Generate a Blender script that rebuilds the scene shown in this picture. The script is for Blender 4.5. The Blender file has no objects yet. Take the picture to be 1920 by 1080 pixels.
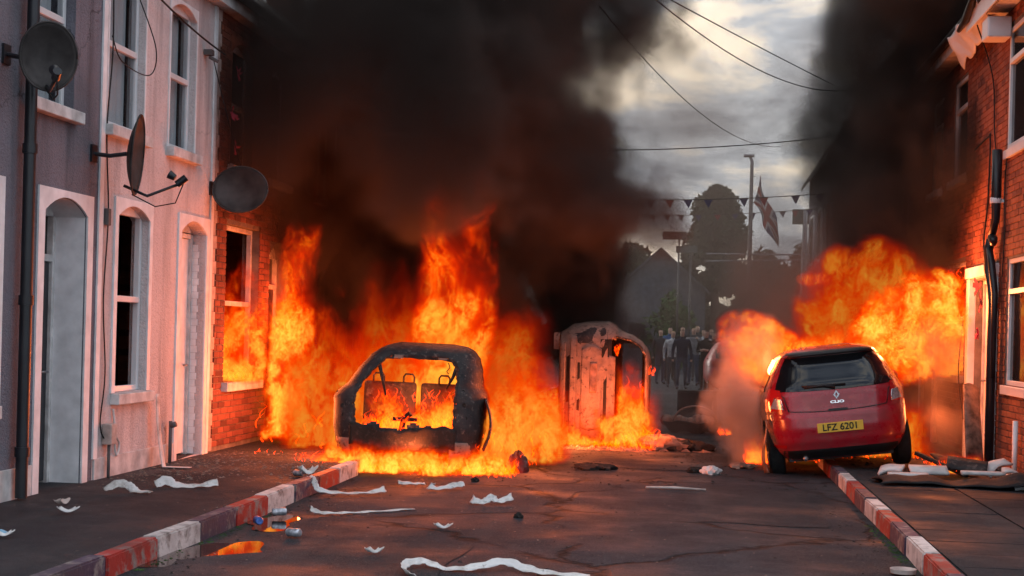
import bpy, bmesh, math, random
from mathutils import Matrix, Vector
random.seed(11)
sc = bpy.context.scene
COL = sc.collection
PI = math.pi
R = math.radians

# ------------------------------------------------------------------ camera
FPX = 2700.0
ROLL = R(1.5)
YAW = math.atan(340 / FPX)
cam = bpy.data.cameras.new('camera')
cam_o = bpy.data.objects.new('camera', cam)
COL.objects.link(cam_o)
cam.sensor_width = 36
cam.lens = 36 * FPX / 1920
cam.shift_y = 81 / 1920
cam.clip_start = 0.1
cam.clip_end = 4000
_f = Vector((-math.sin(YAW), math.cos(YAW), 0))
_r = Vector((math.cos(YAW), math.sin(YAW), 0))
_u = Vector((0, 0, 1))
_m = Matrix((_r * math.cos(ROLL) + _u * math.sin(ROLL), _u * math.cos(ROLL) - _r * math.sin(ROLL), -_f)).transposed().to_4x4()
_m.translation = (0, 0, 1.6)
cam_o.matrix_world = _m
sc.camera = cam_o

# ------------------------------------------------------------------ sky, sun, exposure
SUN_AZ = R(-34)          # low sun ahead of the camera behind the clouds (from +Y towards -X)
SUN_EL = R(9)
world = bpy.data.worlds.new('World')
sc.world = world
world.use_nodes = True
wt = world.node_tree
wt.nodes.clear()
def wn(ty, **k):
    x = wt.nodes.new(ty)
    for a, b in k.items():
        setattr(x, a, b)
    return x
w_out = wn('ShaderNodeOutputWorld')
w_sky = wn('ShaderNodeTexSky', sky_type='NISHITA', sun_disc=False, sun_elevation=SUN_EL, sun_rotation=R(34))
w_sky.air_density = 1.2
w_sky.dust_density = 2.0
w_tc = wn('ShaderNodeTexCoord')
w_map = wn('ShaderNodeMapping')
w_map.inputs['Scale'].default_value = (1.0, 1.0, 2.4)
w_map.inputs['Location'].default_value = (0.35, 0.1, 0.2)
wt.links.new(w_tc.outputs['Generated'], w_map.inputs[0])
w_n = wn('ShaderNodeTexNoise')
w_n.inputs['Scale'].default_value = 7.5
w_n.inputs['Detail'].default_value = 7
w_n.inputs['Roughness'].default_value = 0.62
w_n.inputs['Distortion'].default_value = 0.35
wt.links.new(w_map.outputs[0], w_n.inputs['Vector'])
w_cr = wn('ShaderNodeValToRGB')                 # cloud colour: grey bellies to cream tops
e = w_cr.color_ramp.elements
e[0].position = 0.34; e[0].color = (0.18, 0.235, 0.34, 1)
e[1].position = 0.60; e[1].color = (1.0, 0.97, 0.92, 1)
k_ = e.new(0.48); k_.color = (0.45, 0.54, 0.70, 1)
wt.links.new(w_n.outputs['Fac'], w_cr.inputs[0])
w_n2 = wn('ShaderNodeTexNoise')
w_n2.inputs['Scale'].default_value = 2.1
w_n2.inputs['Detail'].default_value = 4
wt.links.new(w_map.outputs[0], w_n2.inputs['Vector'])
w_mr = wn('ShaderNodeMapRange')
for i_, v_ in enumerate((0, 0.38, 0.6, 0.75, 0.97)):
    if i_: w_mr.inputs[i_].default_value = v_
wt.links.new(w_n2.outputs['Fac'], w_mr.inputs[0])
w_bg1 = wn('ShaderNodeBackground')
w_bg1.inputs[1].default_value = 0.08
wt.links.new(w_sky.outputs[0], w_bg1.inputs[0])
w_bg2 = wn('ShaderNodeBackground')
w_bg2.inputs[1].default_value = 2.0
# clouds are creamier towards the low sun, cooler away from it
w_dot = wn('ShaderNodeVectorMath', operation='DOT_PRODUCT')
w_nrm = wn('ShaderNodeVectorMath', operation='NORMALIZE')
wt.links.new(w_tc.outputs['Generated'], w_nrm.inputs[0]); wt.links.new(w_nrm.outputs[0], w_dot.inputs[0])
w_dot.inputs[1].default_value = (math.sin(SUN_AZ) * math.cos(SUN_EL), math.cos(SUN_AZ) * math.cos(SUN_EL), math.sin(SUN_EL))
w_wm = wn('ShaderNodeMapRange')
for i_, v_ in ((1, 0.0), (2, 0.9), (3, 0.0), (4, 1.0)): w_wm.inputs[i_].default_value = v_
wt.links.new(w_dot.outputs['Value'], w_wm.inputs[0])
w_tint = wn('ShaderNodeMix', data_type='RGBA', blend_type='MULTIPLY')
w_tint.inputs[7].default_value = (1.0, 0.87, 0.70, 1)
wt.links.new(w_wm.outputs[0], w_tint.inputs[0]); wt.links.new(w_cr.outputs[0], w_tint.inputs[6])
wt.links.new(w_tint.outputs[2], w_bg2.inputs[0])
w_mix = wn('ShaderNodeMixShader')
wt.links.new(w_mr.outputs[0], w_mix.inputs[0])
wt.links.new(w_bg1.outputs[0], w_mix.inputs[1])
wt.links.new(w_bg2.outputs[0], w_mix.inputs[2])
wt.links.new(w_mix.outputs[0], w_out.inputs[0])

sun = bpy.data.lights.new('sun', 'SUN')
sun.energy = 0.5
sun.angle = R(30)
sun.color = (1.0, 0.93, 0.85)
sun_o = bpy.data.objects.new('sun', sun)
COL.objects.link(sun_o)
_sd = Vector((math.sin(SUN_AZ) * math.cos(SUN_EL), math.cos(SUN_AZ) * math.cos(SUN_EL), math.sin(SUN_EL)))
sun_o.rotation_euler = _sd.to_track_quat('Z', 'Y').to_euler()

sc.view_settings.view_transform = 'Standard'
sc.view_settings.look = 'None'
sc.view_settings.exposure = 0.0
sc.view_settings.gamma = 1.0
cy = sc.cycles
cy.use_denoising = True
cy.max_bounces = 6
cy.diffuse_bounces = 2
cy.glossy_bounces = 3
cy.transmission_bounces = 4
cy.transparent_max_bounces = 8
cy.volume_bounces = 0
cy.volume_max_steps = 512
cy.use_adaptive_sampling = True
cy.adaptive_threshold = 0.03
cy.sample_clamp_indirect = 4.0
cy.caustics_reflective = False
cy.caustics_refractive = False

# the firelight: each lamp stands inside the flames that give it off
FIRE_COL = (1.0, 0.19, 0.05)
FIRE_GAIN = 0.70
def fire_light(loc, watts, size=0.35, col=FIRE_COL):
    l = bpy.data.lights.new('fire_light', 'POINT')
    l.energy = watts * FIRE_GAIN
    l.color = col
    l.shadow_soft_size = size
    o = bpy.data.objects.new('fire_light', l)
    o.location = loc
    COL.objects.link(o)
    return o
fire_light((-4.55, 17.2, 1.2), 300)
fire_light((-4.2, 16.5, 0.6), 260)
fire_light((-3.1, 15.95, 0.25), 45, 0.12)
fire_light((-1.9, 16.6, 0.6), 420)
fire_light((-3.2, 17.6, 1.15), 170)
fire_light((-2.9, 17.4, 2.3), 130)
fire_light((-5.2, 18.5, 1.8), 160)
fire_light((-0.6, 20.4, 0.6), 130)
fire_light((2.75, 19.3, 2.1), 620, 0.3, (1.0, 0.24, 0.065))
fire_light((2.45, 20.0, 1.75), 200)
fire_light((0.85, 19.1, 1.35), 210, 0.2)
fire_light((-3.2, 16.75, 0.75), 45, 0.12)
fire_light((-1.6, 19.8, 0.3), 60, 0.12)
fire_light((-1.25, 19.75, 0.5), 80, 0.15)
fire_light((3.45, 20.6, 2.0), 110)
fire_light((1.3, 20.4, 0.35), 60)
fire_light((3.15, 19.0, 0.7), 45, 0.2)
fire_light((3.0, 16.75, 0.3), 10, 0.06)

# ------------------------------------------------------------------ helpers
def put(o, name=None, parent=None):
    COL.objects.link(o)
    if parent is not None:
        o.parent = parent
    return o

def tag(o, label=None, cat=None, group=None, kind=None):
    if label: o['label'] = label
    if cat: o['category'] = cat
    if group: o['group'] = group
    if kind: o['kind'] = kind
    return o

def empty(name, loc=(0, 0, 0), rot=(0, 0, 0), parent=None):
    o = bpy.data.objects.new(name, None)
    o.empty_display_size = 0.2
    o.location = loc
    o.rotation_euler = rot
    return put(o, parent=parent)

class MB:
    """collects geometry for one mesh"""
    def __init__(s):
        s.v = []; s.f = []; s.m = []; s.mi = 0
    def add(s, v, f):
        n = len(s.v)
        s.v.extend([tuple(p) for p in v])
        s.f.extend([tuple(i + n for i in q) for q in f])
        s.m.extend([s.mi] * len(f))
        return n
    def box(s, a, b):
        x0, y0, z0 = a; x1, y1, z1 = b
        v = [(x, y, z) for z in (z0, z1) for y in (y0, y1) for x in (x0, x1)]
        s.add(v, [(0, 2, 3, 1), (4, 5, 7, 6), (0, 1, 5, 4), (2, 6, 7, 3), (0, 4, 6, 2), (1, 3, 7, 5)])
        return s
    def obox(s, c, size, M):
        hx, hy, hz = size[0] / 2, size[1] / 2, size[2] / 2
        v = [Vector(c) + M @ Vector((x, y, z)) for z in (-hz, hz) for y in (-hy, hy) for x in (-hx, hx)]
        s.add(v, [(0, 2, 3, 1), (4, 5, 7, 6), (0, 1, 5, 4), (2, 6, 7, 3), (0, 4, 6, 2), (1, 3, 7, 5)])
        return s
    def quad(s, a, b, c, d):
        s.add([a, b, c, d], [(0, 1, 2, 3)]); return s
    def tube(s, pts, r, n=8, caps=True, flat=1.0):
        pts = [Vector(p) for p in pts]
        rs = r if isinstance(r, (list, tuple)) else [r] * len(pts)
        rings = []
        up = None
        for i, p in enumerate(pts):
            t = (pts[min(i + 1, len(pts) - 1)] - pts[max(i - 1, 0)])
            if t.length < 1e-9: t = Vector((0, 0, 1))
            t.normalize()
            if up is None:
                up = Vector((0, 0, 1)) if abs(t.z) < 0.9 else Vector((1, 0, 0))
            a = t.cross(up)
            if a.length < 1e-6: a = t.orthogonal()
            a.normalize(); b = t.cross(a).normalized(); up = -b if False else a.cross(t)
            rings.append([p + (a * math.cos(2 * PI * k / n) + b * math.sin(2 * PI * k / n) * flat) * rs[i] for k in range(n)])
        v = [q for rg in rings for q in rg]
        f = []
        for i in range(len(pts) - 1):
            for k in range(n):
                f.append((i * n + k, i * n + (k + 1) % n, (i + 1) * n + (k + 1) % n, (i + 1) * n + k))
        if caps:
            f.append(tuple(range(n))[::-1]); f.append(tuple((len(pts) - 1) * n + k for k in range(n)))
        s.add(v, f)
        return s
    def lathe(s, prof, n=24, c=(0, 0, 0), axis='Z', close=False):
        v = []
        for r, h in prof:
            for k in range(n):
                a = 2 * PI * k / n
                x, y = r * math.cos(a), r * math.sin(a)
                p = {'Z': (x, y, h), 'X': (h, x, y), 'Y': (x, h, y)}[axis]
                v.append((p[0] + c[0], p[1] + c[1], p[2] + c[2]))
        f = []
        for i in range(len(prof) - 1):
            for k in range(n):
                f.append((i * n + k, i * n + (k + 1) % n, (i + 1) * n + (k + 1) % n, (i + 1) * n + k))
        s.add(v, f)
        return s
    def grid(s, fn, nu, nv):
        v = [fn(i / nu, j / nv) for j in range(nv + 1) for i in range(nu + 1)]
        f = [(j * (nu + 1) + i, j * (nu + 1) + i + 1, (j + 1) * (nu + 1) + i + 1, (j + 1) * (nu + 1) + i) for j in range(nv) for i in range(nu)]
        s.add(v, f)
        return s
    def mesh(s, name, mats, smooth=False, sharp=None):
        me = bpy.data.meshes.new(name)
        me.from_pydata(s.v, [], s.f)
        for m in (mats if isinstance(mats, (list, tuple)) else [mats]):
            me.materials.append(m)
        if max(s.m, default=0) > 0:
            me.polygons.foreach_set('material_index', s.m)
        if smooth:
            me.polygons.foreach_set('use_smooth', [True] * len(s.f))
            if sharp: me.set_sharp_from_angle(angle=R(sharp))
        me.update()
        return me
    def build(s, name, mats, parent=None, smooth=False, sharp=None, bevel=0, seg=2, solid=0, fix=False):
        me = s.mesh(name, mats, smooth, sharp)
        if fix:
            bm = bmesh.new(); bm.from_mesh(me); bmesh.ops.remove_doubles(bm, verts=bm.verts, dist=1e-5)
            bmesh.ops.recalc_face_normals(bm, faces=bm.faces); bm.to_mesh(me); bm.free()
        o = bpy.data.objects.new(name, me)
        put(o, parent=parent)
        if solid:
            md = o.modifiers.new('solid', 'SOLIDIFY'); md.thickness = solid; md.offset = 0
        if bevel:
            md = o.modifiers.new('bevel', 'BEVEL'); md.width = bevel; md.segments = seg; md.limit_method = 'ANGLE'; md.angle_limit = R(40)
        return o

def copy_tree(o, parent=None):
    c = o.copy()
    COL.objects.link(c)
    c.parent = parent
    for ch in list(o.children):
        copy_tree(ch, c)
    return c

# ------------------------------------------------------------------ materials
class MT:
    def __init__(s, name, rough=0.8, base=(0.5, 0.5, 0.5), spec=0.3, metal=0.0):
        s.m = bpy.data.materials.new(name)
        s.m.use_nodes = True
        s.t = s.m.node_tree
        s.b = s.t.nodes['Principled BSDF']
        s.b.inputs['Base Color'].default_value = (*base, 1)
        s.b.inputs['Roughness'].default_value = rough
        s.b.inputs['Specular IOR Level'].default_value = spec
        s.b.inputs['Metallic'].default_value = metal
        s._tc = None
    def n(s, ty, **k):
        x = s.t.nodes.new(ty)
        for a, b in k.items():
            setattr(x, a, b)
        return x
    def put(s, i, v):
        if isinstance(v, bpy.types.NodeSocket): s.t.links.new(v, i)
        elif isinstance(v, tuple) and len(v) == 3 and i.type == 'RGBA': i.default_value = (*v, 1)
        else: i.default_value = v
    def pos(s):
        if s._tc is None: s._tc = s.n('ShaderNodeNewGeometry').outputs['Position']
        return s._tc
    def obj(s):
        return s.n('ShaderNodeTexCoord').outputs['Object']
    def math(s, op, a, b=None, c=None, clamp=False):
        x = s.n('ShaderNodeMath', operation=op, use_clamp=clamp)
        s.put(x.inputs[0], a)
        if b is not None: s.put(x.inputs[1], b)
        if c is not None: s.put(x.inputs[2], c)
        return x.outputs[0]
    def vm(s, op, a, b):
        x = s.n('ShaderNodeVectorMath', operation=op)
        s.put(x.inputs[0], a); s.put(x.inputs[3] if op == 'SCALE' else x.inputs[1], b)
        return x.outputs[0]
    def noise(s, scale, detail=4, rough=0.55, vec=None, out='Fac', dist=0.0):
        x = s.n('ShaderNodeTexNoise')
        s.put(x.inputs['Vector'], vec if vec is not None else s.pos())
        x.inputs['Scale'].default_value = scale
        x.inputs['Detail'].default_value = detail
        x.inputs['Roughness'].default_value = rough
        x.inputs['Distortion'].default_value = dist
        return x.outputs[out]
    def ramp(s, v, stops):
        x = s.n('ShaderNodeValToRGB')
        s.put(x.inputs[0], v)
        e = x.color_ramp.elements
        while len(e) < len(stops): e.new(0.5)
        for q, (p, c) in zip(e, stops):
            q.position = p
            q.color = (*c, 1) if isinstance(c, tuple) else (c, c, c, 1)
        return x.outputs[0]
    def mix(s, f, a, b):
        x = s.n('ShaderNodeMix', data_type='RGBA')
        s.put(x.inputs[0], f); s.put(x.inputs[6], a); s.put(x.inputs[7], b)
        return x.outputs[2]
    def mr(s, v, a, b, c=0.0, d=1.0):
        x = s.n('ShaderNodeMapRange')
        for i, q in enumerate((v, a, b, c, d)): s.put(x.inputs[i], q)
        return x.outputs[0]
    def color(s, v): s.put(s.b.inputs['Base Color'], v); return s
    def rough(s, v): s.put(s.b.inputs['Roughness'], v); return s
    def bump(s, h, strength=0.3, dist=0.01):
        x = s.n('ShaderNodeBump')
        x.inputs['Strength'].default_value = strength
        x.inputs['Distance'].default_value = dist
        s.put(x.inputs['Height'], h)
        s.t.links.new(x.outputs[0], s.b.inputs['Normal'])
        return s
    def xyz(s, vec):
        x = s.n('ShaderNodeSeparateXYZ'); s.put(x.inputs[0], vec); return x.outputs

def plain(name, col, rough=0.7, spec=0.3, metal=0.0, var=0.12, scale=3.0, bump=0.0, bscale=40, detail=5):
    M = MT(name, rough, col, spec, metal)
    n = M.noise(scale, detail)
    lo = tuple(c * (1 - 2.2 * var) for c in col); hi = tuple(min(1, c * (1 + 1.6 * var)) for c in col)
    M.color(M.ramp(n, [(0.3, lo), (0.7, hi)]))
    if bump: M.bump(M.noise(bscale, 4), bump, 0.01)
    return M.m

def render_mat(name, col, dirt, grain=55):
    """painted roughcast: pebbly relief, streaks and a grubby skin of stains"""
    M = MT(name, 0.9, col, 0.15)
    p = M.pos()
    big = M.noise(0.9, 5, 0.6)
    st = M.noise(2.2, 4, 0.6, vec=M.vm('MULTIPLY', p, (1, 1.5, 0.16)))
    c = M.mix(M.mr(big, 0.35, 0.75), col, dirt)
    c = M.mix(M.mr(st, 0.50, 0.74, 0, 0.7), c, tuple(q * 0.5 for q in dirt))
    wv = M.vm('ADD', p, M.vm('SCALE', M.noise(2.5, 4, 0.6, out='Color'), 0.5))
    vo = M.n('ShaderNodeTexVoronoi', feature='DISTANCE_TO_EDGE'); M.put(vo.inputs['Vector'], M.vm('MULTIPLY', wv, (0.0, 0.7, 0.5))); vo.inputs['Scale'].default_value = 1.0
    ck = M.math('MULTIPLY', M.mr(vo.outputs[0], 0.0, 0.008, 1.0, 0.0), M.mr(M.noise(0.8, 2), 0.5, 0.58))
    c = M.mix(M.math('MULTIPLY', ck, 0.8), c, tuple(q * 0.2 for q in dirt))
    g = M.noise(grain, 3, 0.6)
    c = M.mix(M.mr(g, 0.3, 0.5, 0.35, 0.0), c, tuple(q * 0.45 for q in col))
    M.color(c)
    h = M.math('ADD', M.math('MULTIPLY', g, 1.0), M.math('MULTIPLY', M.noise(grain * 0.35, 2), 0.6))
    M.bump(h, 0.75, 0.02)
    return M.m

def brick_mat(name, a, b, dark):
    """per-brick tone picked from the brick's own place in the bond"""
    M = MT(name, 0.85, a, 0.2)
    p = M.pos(); x, y, z = M.xyz(p)
    row = M.math('FLOOR', M.math('DIVIDE', z, 0.075))
    off = M.math('MULTIPLY', M.math('MODULO', row, 2.0), 0.1125)
    colm = M.math('FLOOR', M.math('DIVIDE', M.math('ADD', y, off), 0.225))
    cv = M.n('ShaderNodeCombineXYZ'); M.put(cv.inputs[0], colm); M.put(cv.inputs[1], row)
    wnz = M.n('ShaderNodeTexWhiteNoise', noise_dimensions='2D'); M.put(wnz.inputs['Vector'], cv.outputs[0])
    c = M.ramp(wnz.outputs[0], [(0.0, dark), (0.25, a), (0.75, b), (1.0, a)])
    soot = M.mr(M.noise(1.1, 5, 0.6), 0.5, 0.75, 0, 0.6)
    c = M.mix(soot, c, tuple(q * 0.35 for q in dark))
    c = M.mix(M.mr(M.noise(26, 3), 0.62, 0.75, 0, 0.35), c, (0.42, 0.36, 0.32))
    M.color(c); M.bump(M.noise(45, 4), 0.5, 0.006)
    return M.m

M_grey = render_mat('grey_roughcast', (0.20, 0.20, 0.235), (0.15, 0.145, 0.165))
M_pink = render_mat('cream_roughcast', (0.72, 0.65, 0.64), (0.54, 0.48, 0.48), 48)
M_white = plain('white_paint', (0.80, 0.81, 0.82), 0.6, 0.3, var=0.08, scale=5, bump=0.12, bscale=25)
M_whiteold = plain('weathered_white_paint', (0.60, 0.59, 0.58), 0.75, 0.2, var=0.16, scale=6, bump=0.3, bscale=30)
M_upvc = plain('white_plastic_frame', (0.72, 0.73, 0.74), 0.35, 0.5, var=0.04)
M_brick = brick_mat('red_brick', (0.24, 0.075, 0.045), (0.31, 0.105, 0.06), (0.13, 0.045, 0.035))
M_brick2 = brick_mat('dark_red_brick', (0.20, 0.065, 0.045), (0.26, 0.09, 0.055), (0.10, 0.04, 0.03))
M_mortar = plain('mortar', (0.20, 0.165, 0.14), 0.95, 0.1, var=0.15, scale=8, bump=0.4, bscale=60)
M_buff = plain('pale_quoin_brick', (0.50, 0.40, 0.36), 0.85, 0.2, var=0.15, scale=9, bump=0.3)
M_slate = plain('roof_slate', (0.05, 0.052, 0.06), 0.6, 0.4, var=0.25, scale=5, bump=0.4, bscale=12)
M_blackpipe = plain('black_painted_pipe', (0.012, 0.013, 0.017), 0.4, 0.5, var=0.2)
M_darkdoor = plain('dark_door_paint', (0.02, 0.022, 0.028), 0.35, 0.5, var=0.1)
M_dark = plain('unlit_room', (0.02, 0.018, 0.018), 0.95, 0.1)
M_curtain = plain('net_curtain', (0.78, 0.79, 0.80), 0.9, 0.1, var=0.06)
M_metal = plain('galvanised_metal', (0.30, 0.30, 0.31), 0.45, 0.5, 0.8, var=0.15)
M_cable = plain('black_cable', (0.015, 0.015, 0.016), 0.6, 0.3)
M_copper = plain('old_cable_grey', (0.12, 0.11, 0.11), 0.7, 0.3)

def glass_mat(name, tint=(0.02, 0.022, 0.026), clear=0.55):
    M = MT(name, 0.04, tint, 0.6)
    tr = M.n('ShaderNodeBsdfTransparent'); tr.inputs[0].default_value = (0.92, 0.94, 0.95, 1)
    mx = M.n('ShaderNodeMixShader'); mx.inputs[0].default_value = clear
    M.bump(M.noise(2.5, 2), 0.06, 0.02)
    out = M.t.nodes['Material Output']
    M.t.links.new(M.b.outputs[0], mx.inputs[1]); M.t.links.new(tr.outputs[0], mx.inputs[2]); M.t.links.new(mx.outputs[0], out.inputs[0])
    return M.m
M_glass = glass_mat('window_glass', clear=0.84)
M_glassd = glass_mat('dark_window_glass', clear=0.15)

def asphalt(name, base, patch, crack=True, wet=True):
    M = MT(name, 0.75, base, 0.12)
    p = M.pos()
    fine = M.noise(90, 3, 0.7)
    mid = M.noise(6, 5, 0.6)
    big = M.noise(0.55, 5, 0.6, dist=0.6)
    c = M.mix(M.mr(big, 0.38, 0.62), base, patch)
    c = M.mix(M.mr(mid, 0.45, 0.75, 0, 0.55), c, tuple(q * 0.5 for q in base))
    c = M.mix(M.mr(fine, 0.56, 0.70, 0, 0.7), c, (0.20, 0.195, 0.19))
    c = M.mix(M.mr(M.noise(260, 2, 0.6), 0.52, 0.62, 0, 0.6), c, (0.012, 0.012, 0.012))
    trk = M.noise(0.8, 3, 0.6, vec=M.vm('MULTIPLY', p, (1.6, 0.12, 1)))
    c = M.mix(M.mr(trk, 0.5, 0.7, 0, 0.35), c, (0.10, 0.095, 0.095))
    h = M.math('ADD', fine, M.math('MULTIPLY', mid, 0.7))
    if crack:
        wv = M.vm('ADD', p, M.vm('SCALE', M.noise(1.3, 4, 0.6, out='Color'), 0.9))
        vo = M.n('ShaderNodeTexVoronoi', feature='DISTANCE_TO_EDGE'); M.put(vo.inputs['Vector'], M.vm('MULTIPLY', wv, (0.42, 0.3, 0.0))); vo.inputs['Scale'].default_value = 1.0
        cr = M.mr(vo.outputs[0], 0.0, 0.016, 1.0, 0.0)
        gate = M.mr(M.noise(0.7, 2), 0.38, 0.50)
        cr = M.math('MULTIPLY', cr, gate)
        c = M.mix(cr, c, (0.008, 0.008, 0.008))
        h = M.math('SUBTRACT', h, M.math('MULTIPLY', cr, 2.5))
    M.color(c)
    if wet:
        M.rough(M.mr(M.noise(0.9, 4, 0.6), 0.36, 0.60, 0.55, 0.92))
    M.bump(h, 0.8, 0.014)
    return M.m
M_road = asphalt('road_asphalt', (0.035, 0.043, 0.053), (0.023, 0.029, 0.036))
M_pave = asphalt('pavement_asphalt', (0.034, 0.037, 0.043), (0.024, 0.026, 0.031), crack=False)
M_patch = asphalt('repair_asphalt', (0.028, 0.031, 0.037), (0.036, 0.039, 0.044), crack=False)
M_ground = plain('far_ground', (0.05, 0.055, 0.045), 0.95, 0.1, var=0.2, scale=0.2)

def kerb_mat(name, col):
    M = MT(name, 0.7, col, 0.3)
    wear = M.mr(M.noise(7, 6, 0.68), 0.50, 0.64)
    c = M.mix(wear, col, (0.24, 0.215, 0.20))
    c = M.mix(M.mr(M.noise(2.3, 5, 0.6), 0.5, 0.75, 0, 0.7), c, (0.05, 0.042, 0.04))
    M.color(c); M.bump(M.noise(30, 5), 0.6, 0.01)
    return M.m
M_kerb = [kerb_mat('kerb_paint_red', (0.34, 0.03, 0.025)), kerb_mat('kerb_paint_white', (0.60, 0.57, 0.55)), kerb_mat('kerb_paint_blue', (0.06, 0.045, 0.075))]

XL, XR = -5.55, 3.65          # facade planes
KL, KR = -3.62, 1.64          # road-side faces of the kerbs
# ------------------------------------------------------------------ the ground
def sheet(name, x0, x1, y0, y1, z, mat, nx=1, ny=1):
    m = MB()
    m.grid(lambda u, v: (x0 + (x1 - x0) * u, y0 + (y1 - y0) * v, z), nx, ny)
    return m.build(name, mat)
tag(sheet('ground', -1500, 1500, -60, 3000, -0.06, M_ground), kind='structure')
_rd = MB()
def _road(u, v):
    x = KL - 0.05 + (KR - KL + 0.1) * u
    y = -12 + 112 * v ** 1.6
    camber = 0.035 * (1 - ((u - 0.5) * 2) ** 2)
    return (x, y, camber - 0.035 + 0.004 * math.sin(x * 3 + y * 1.3) + 0.003 * math.sin(y * 2.9))
_rd.grid(_road, 16, 160)
tag(_rd.build('road', M_road, smooth=True), kind='structure')
for (x0, x1, y0, y1) in ((-2.9, -1.6, 8.4, 10.6), (0.1, 1.2, 12.6, 15.6), (-1.3, 0.0, 17.2, 19.0)):
    m = MB(); n = 8
    m.grid(lambda u, v: (lambda x, y: (x, y, _road((x - KL + 0.05) / (KR - KL + 0.1), ((y + 12) / 112) ** (1 / 1.6))[2] + 0.005))(x0 + (x1 - x0) * u + 0.03 * math.sin(9 * v), y0 + (y1 - y0) * v + 0.04 * math.sin(7 * u)), n, n)
    tag(m.build('road_patch', M_patch, smooth=True), kind='structure')
def roadz(x, y):
    return _road((x - KL + 0.05) / (KR - KL + 0.1), ((y + 12) / 112) ** (1 / 1.6))[2]
PZ = 0.1
for nm, x0, x1 in (('pavement_left', XL - 0.4, KL - 0.11), ('pavement_right', KR + 0.11, XR + 0.4)):
    m = MB(); m.grid(lambda u, v: (x0 + (x1 - x0) * u, -12 + 112 * v, PZ + 0.004 * math.sin(11 * u + 31 * v)), 6, 90)
    tag(m.build(nm, M_pave, smooth=True), kind='structure')
# slab joints of the right pavement: separate flags with open joints where they show
m_flag = {}
flags = empty('paving', (0, 0, 0)); tag(flags, kind='structure')
yy = 8.0
while yy < 15.4:
    for i, (xa, xb) in enumerate(((1.78, 2.68), (2.70, 3.62))):
        ly = 0.62
        key = round(xb - xa, 2)
        if key not in m_flag:
            q = MB(); q.box((-(xb - xa) / 2 + 0.006, -ly / 2 + 0.006, -0.03), ((xb - xa) / 2 - 0.006, ly / 2 - 0.006, 0.0)); m_flag[key] = q.mesh('paving_slab', M_patch)
        o = bpy.data.objects.new('paving_slab', m_flag[key]); o.location = ((xa + xb) / 2, yy + ly / 2, PZ + 0.012 + random.uniform(-0.002, 0.002)); o.rotation_euler = (random.uniform(-0.004, 0.004), random.uniform(-0.004, 0.004), 0)
        put(o, parent=flags)
    yy += 0.625

# kerbs: one object per stone, painted red, white, blue in turn
def kerb(name, xa, xb, phase, y_end):
    root = empty(name, (0, 0, 0)); tag(root, kind='structure')
    L = 0.86
    mesh = {}
    i = 0; y = 6.1
    while y < y_end:
        c = (i + phase) % 3
        if c not in mesh:
            q = MB(); q.box(((xa - xb) / 2, -L / 2 + 0.006, -0.25), ((xb - xa) / 2, L / 2 - 0.006, 0))
            me = q.mesh('kerb_stone', M_kerb[c])
            bm = bmesh.new(); bm.from_mesh(me); bmesh.ops.bevel(bm, geom=[e for e in bm.edges], offset=0.012, segments=2, affect='EDGES'); bm.to_mesh(me); bm.free()
            mesh[c] = me
        o = bpy.data.objects.new('kerb_stone', mesh[c])
        o.location = ((xa + xb) / 2 + random.uniform(-0.008, 0.008), y + L / 2, 0.122 + random.uniform(-0.006, 0.006))
        o.rotation_euler = (random.uniform(-0.008, 0.008), random.uniform(-0.012, 0.012), random.uniform(-0.01, 0.01))
        put(o, parent=root)
        y += L; i += 1
kerb('kerb_left', KL - 0.125, KL, 0, 50)
kerb('kerb_right', KR, KR + 0.125, 2, 50)

# ------------------------------------------------------------------ terraced houses
# an opening: (y0, y1, z0, z_spring, z_crown); z_crown > z_spring gives an arched head
def plate(mb, xf, xb, y0, y1, z0, z1, ops):
    """a wall skin at x = xf with openings whose reveals run back to x = xb"""
    ys = sorted({y0, y1, *[min(max(o[0], y0), y1) for o in ops], *[min(max(o[1], y0), y1) for o in ops]})
    zs = sorted({z0, z1, *[min(max(o[2], z0), z1) for o in ops], *[min(max(o[4], z0), z1) for o in ops]})
    for a, b in zip(ys, ys[1:]):
        for c, d in zip(zs, zs[1:]):
            ym, zm = (a + b) / 2, (c + d) / 2
            if any(o[0] < ym < o[1] and o[2] < zm < o[4] for o in ops): continue
            mb.quad((xf, a, c), (xf, b, c), (xf, b, d), (xf, a, d))
    for (a, b, c, sp, cr) in ops:
        N = 10
        arc = []
        for k in range(N + 1):
            t = -1 + 2 * k / N
            arc.append((a + (b - a) * k / N, sp + (cr - sp) * (1 - t * t) if cr > sp else sp))
        mb.quad((xf, a, c), (xb, a, c), (xb, a, sp), (xf, a, sp))
        mb.quad((xf, b, c), (xb, b, c), (xb, b, sp), (xf, b, sp))
        if c > z0 + 0.01: mb.quad((xf, a, c), (xf, b, c), (xb, b, c), (xb, a, c))
        for (ya, za), (yb, zb) in zip(arc, arc[1:]):
            mb.quad((xf, ya, za), (xf, yb, zb), (xb, yb, zb), (xb, ya, za))
            if cr > sp:
                mb.quad((xf, ya, za), (xf, yb, zb), (xf, yb, cr), (xf, ya, cr))

def wavy(mb, x, y0, y1, z0, z1, amp=0.02, waves=5):
    mb.grid(lambda u, v: (x + amp * math.sin(u * waves * 2 * PI) * (0.6 + 0.4 * v), y0 + (y1 - y0) * u, z0 + (z1 - z0) * v), 30, 2)

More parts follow.
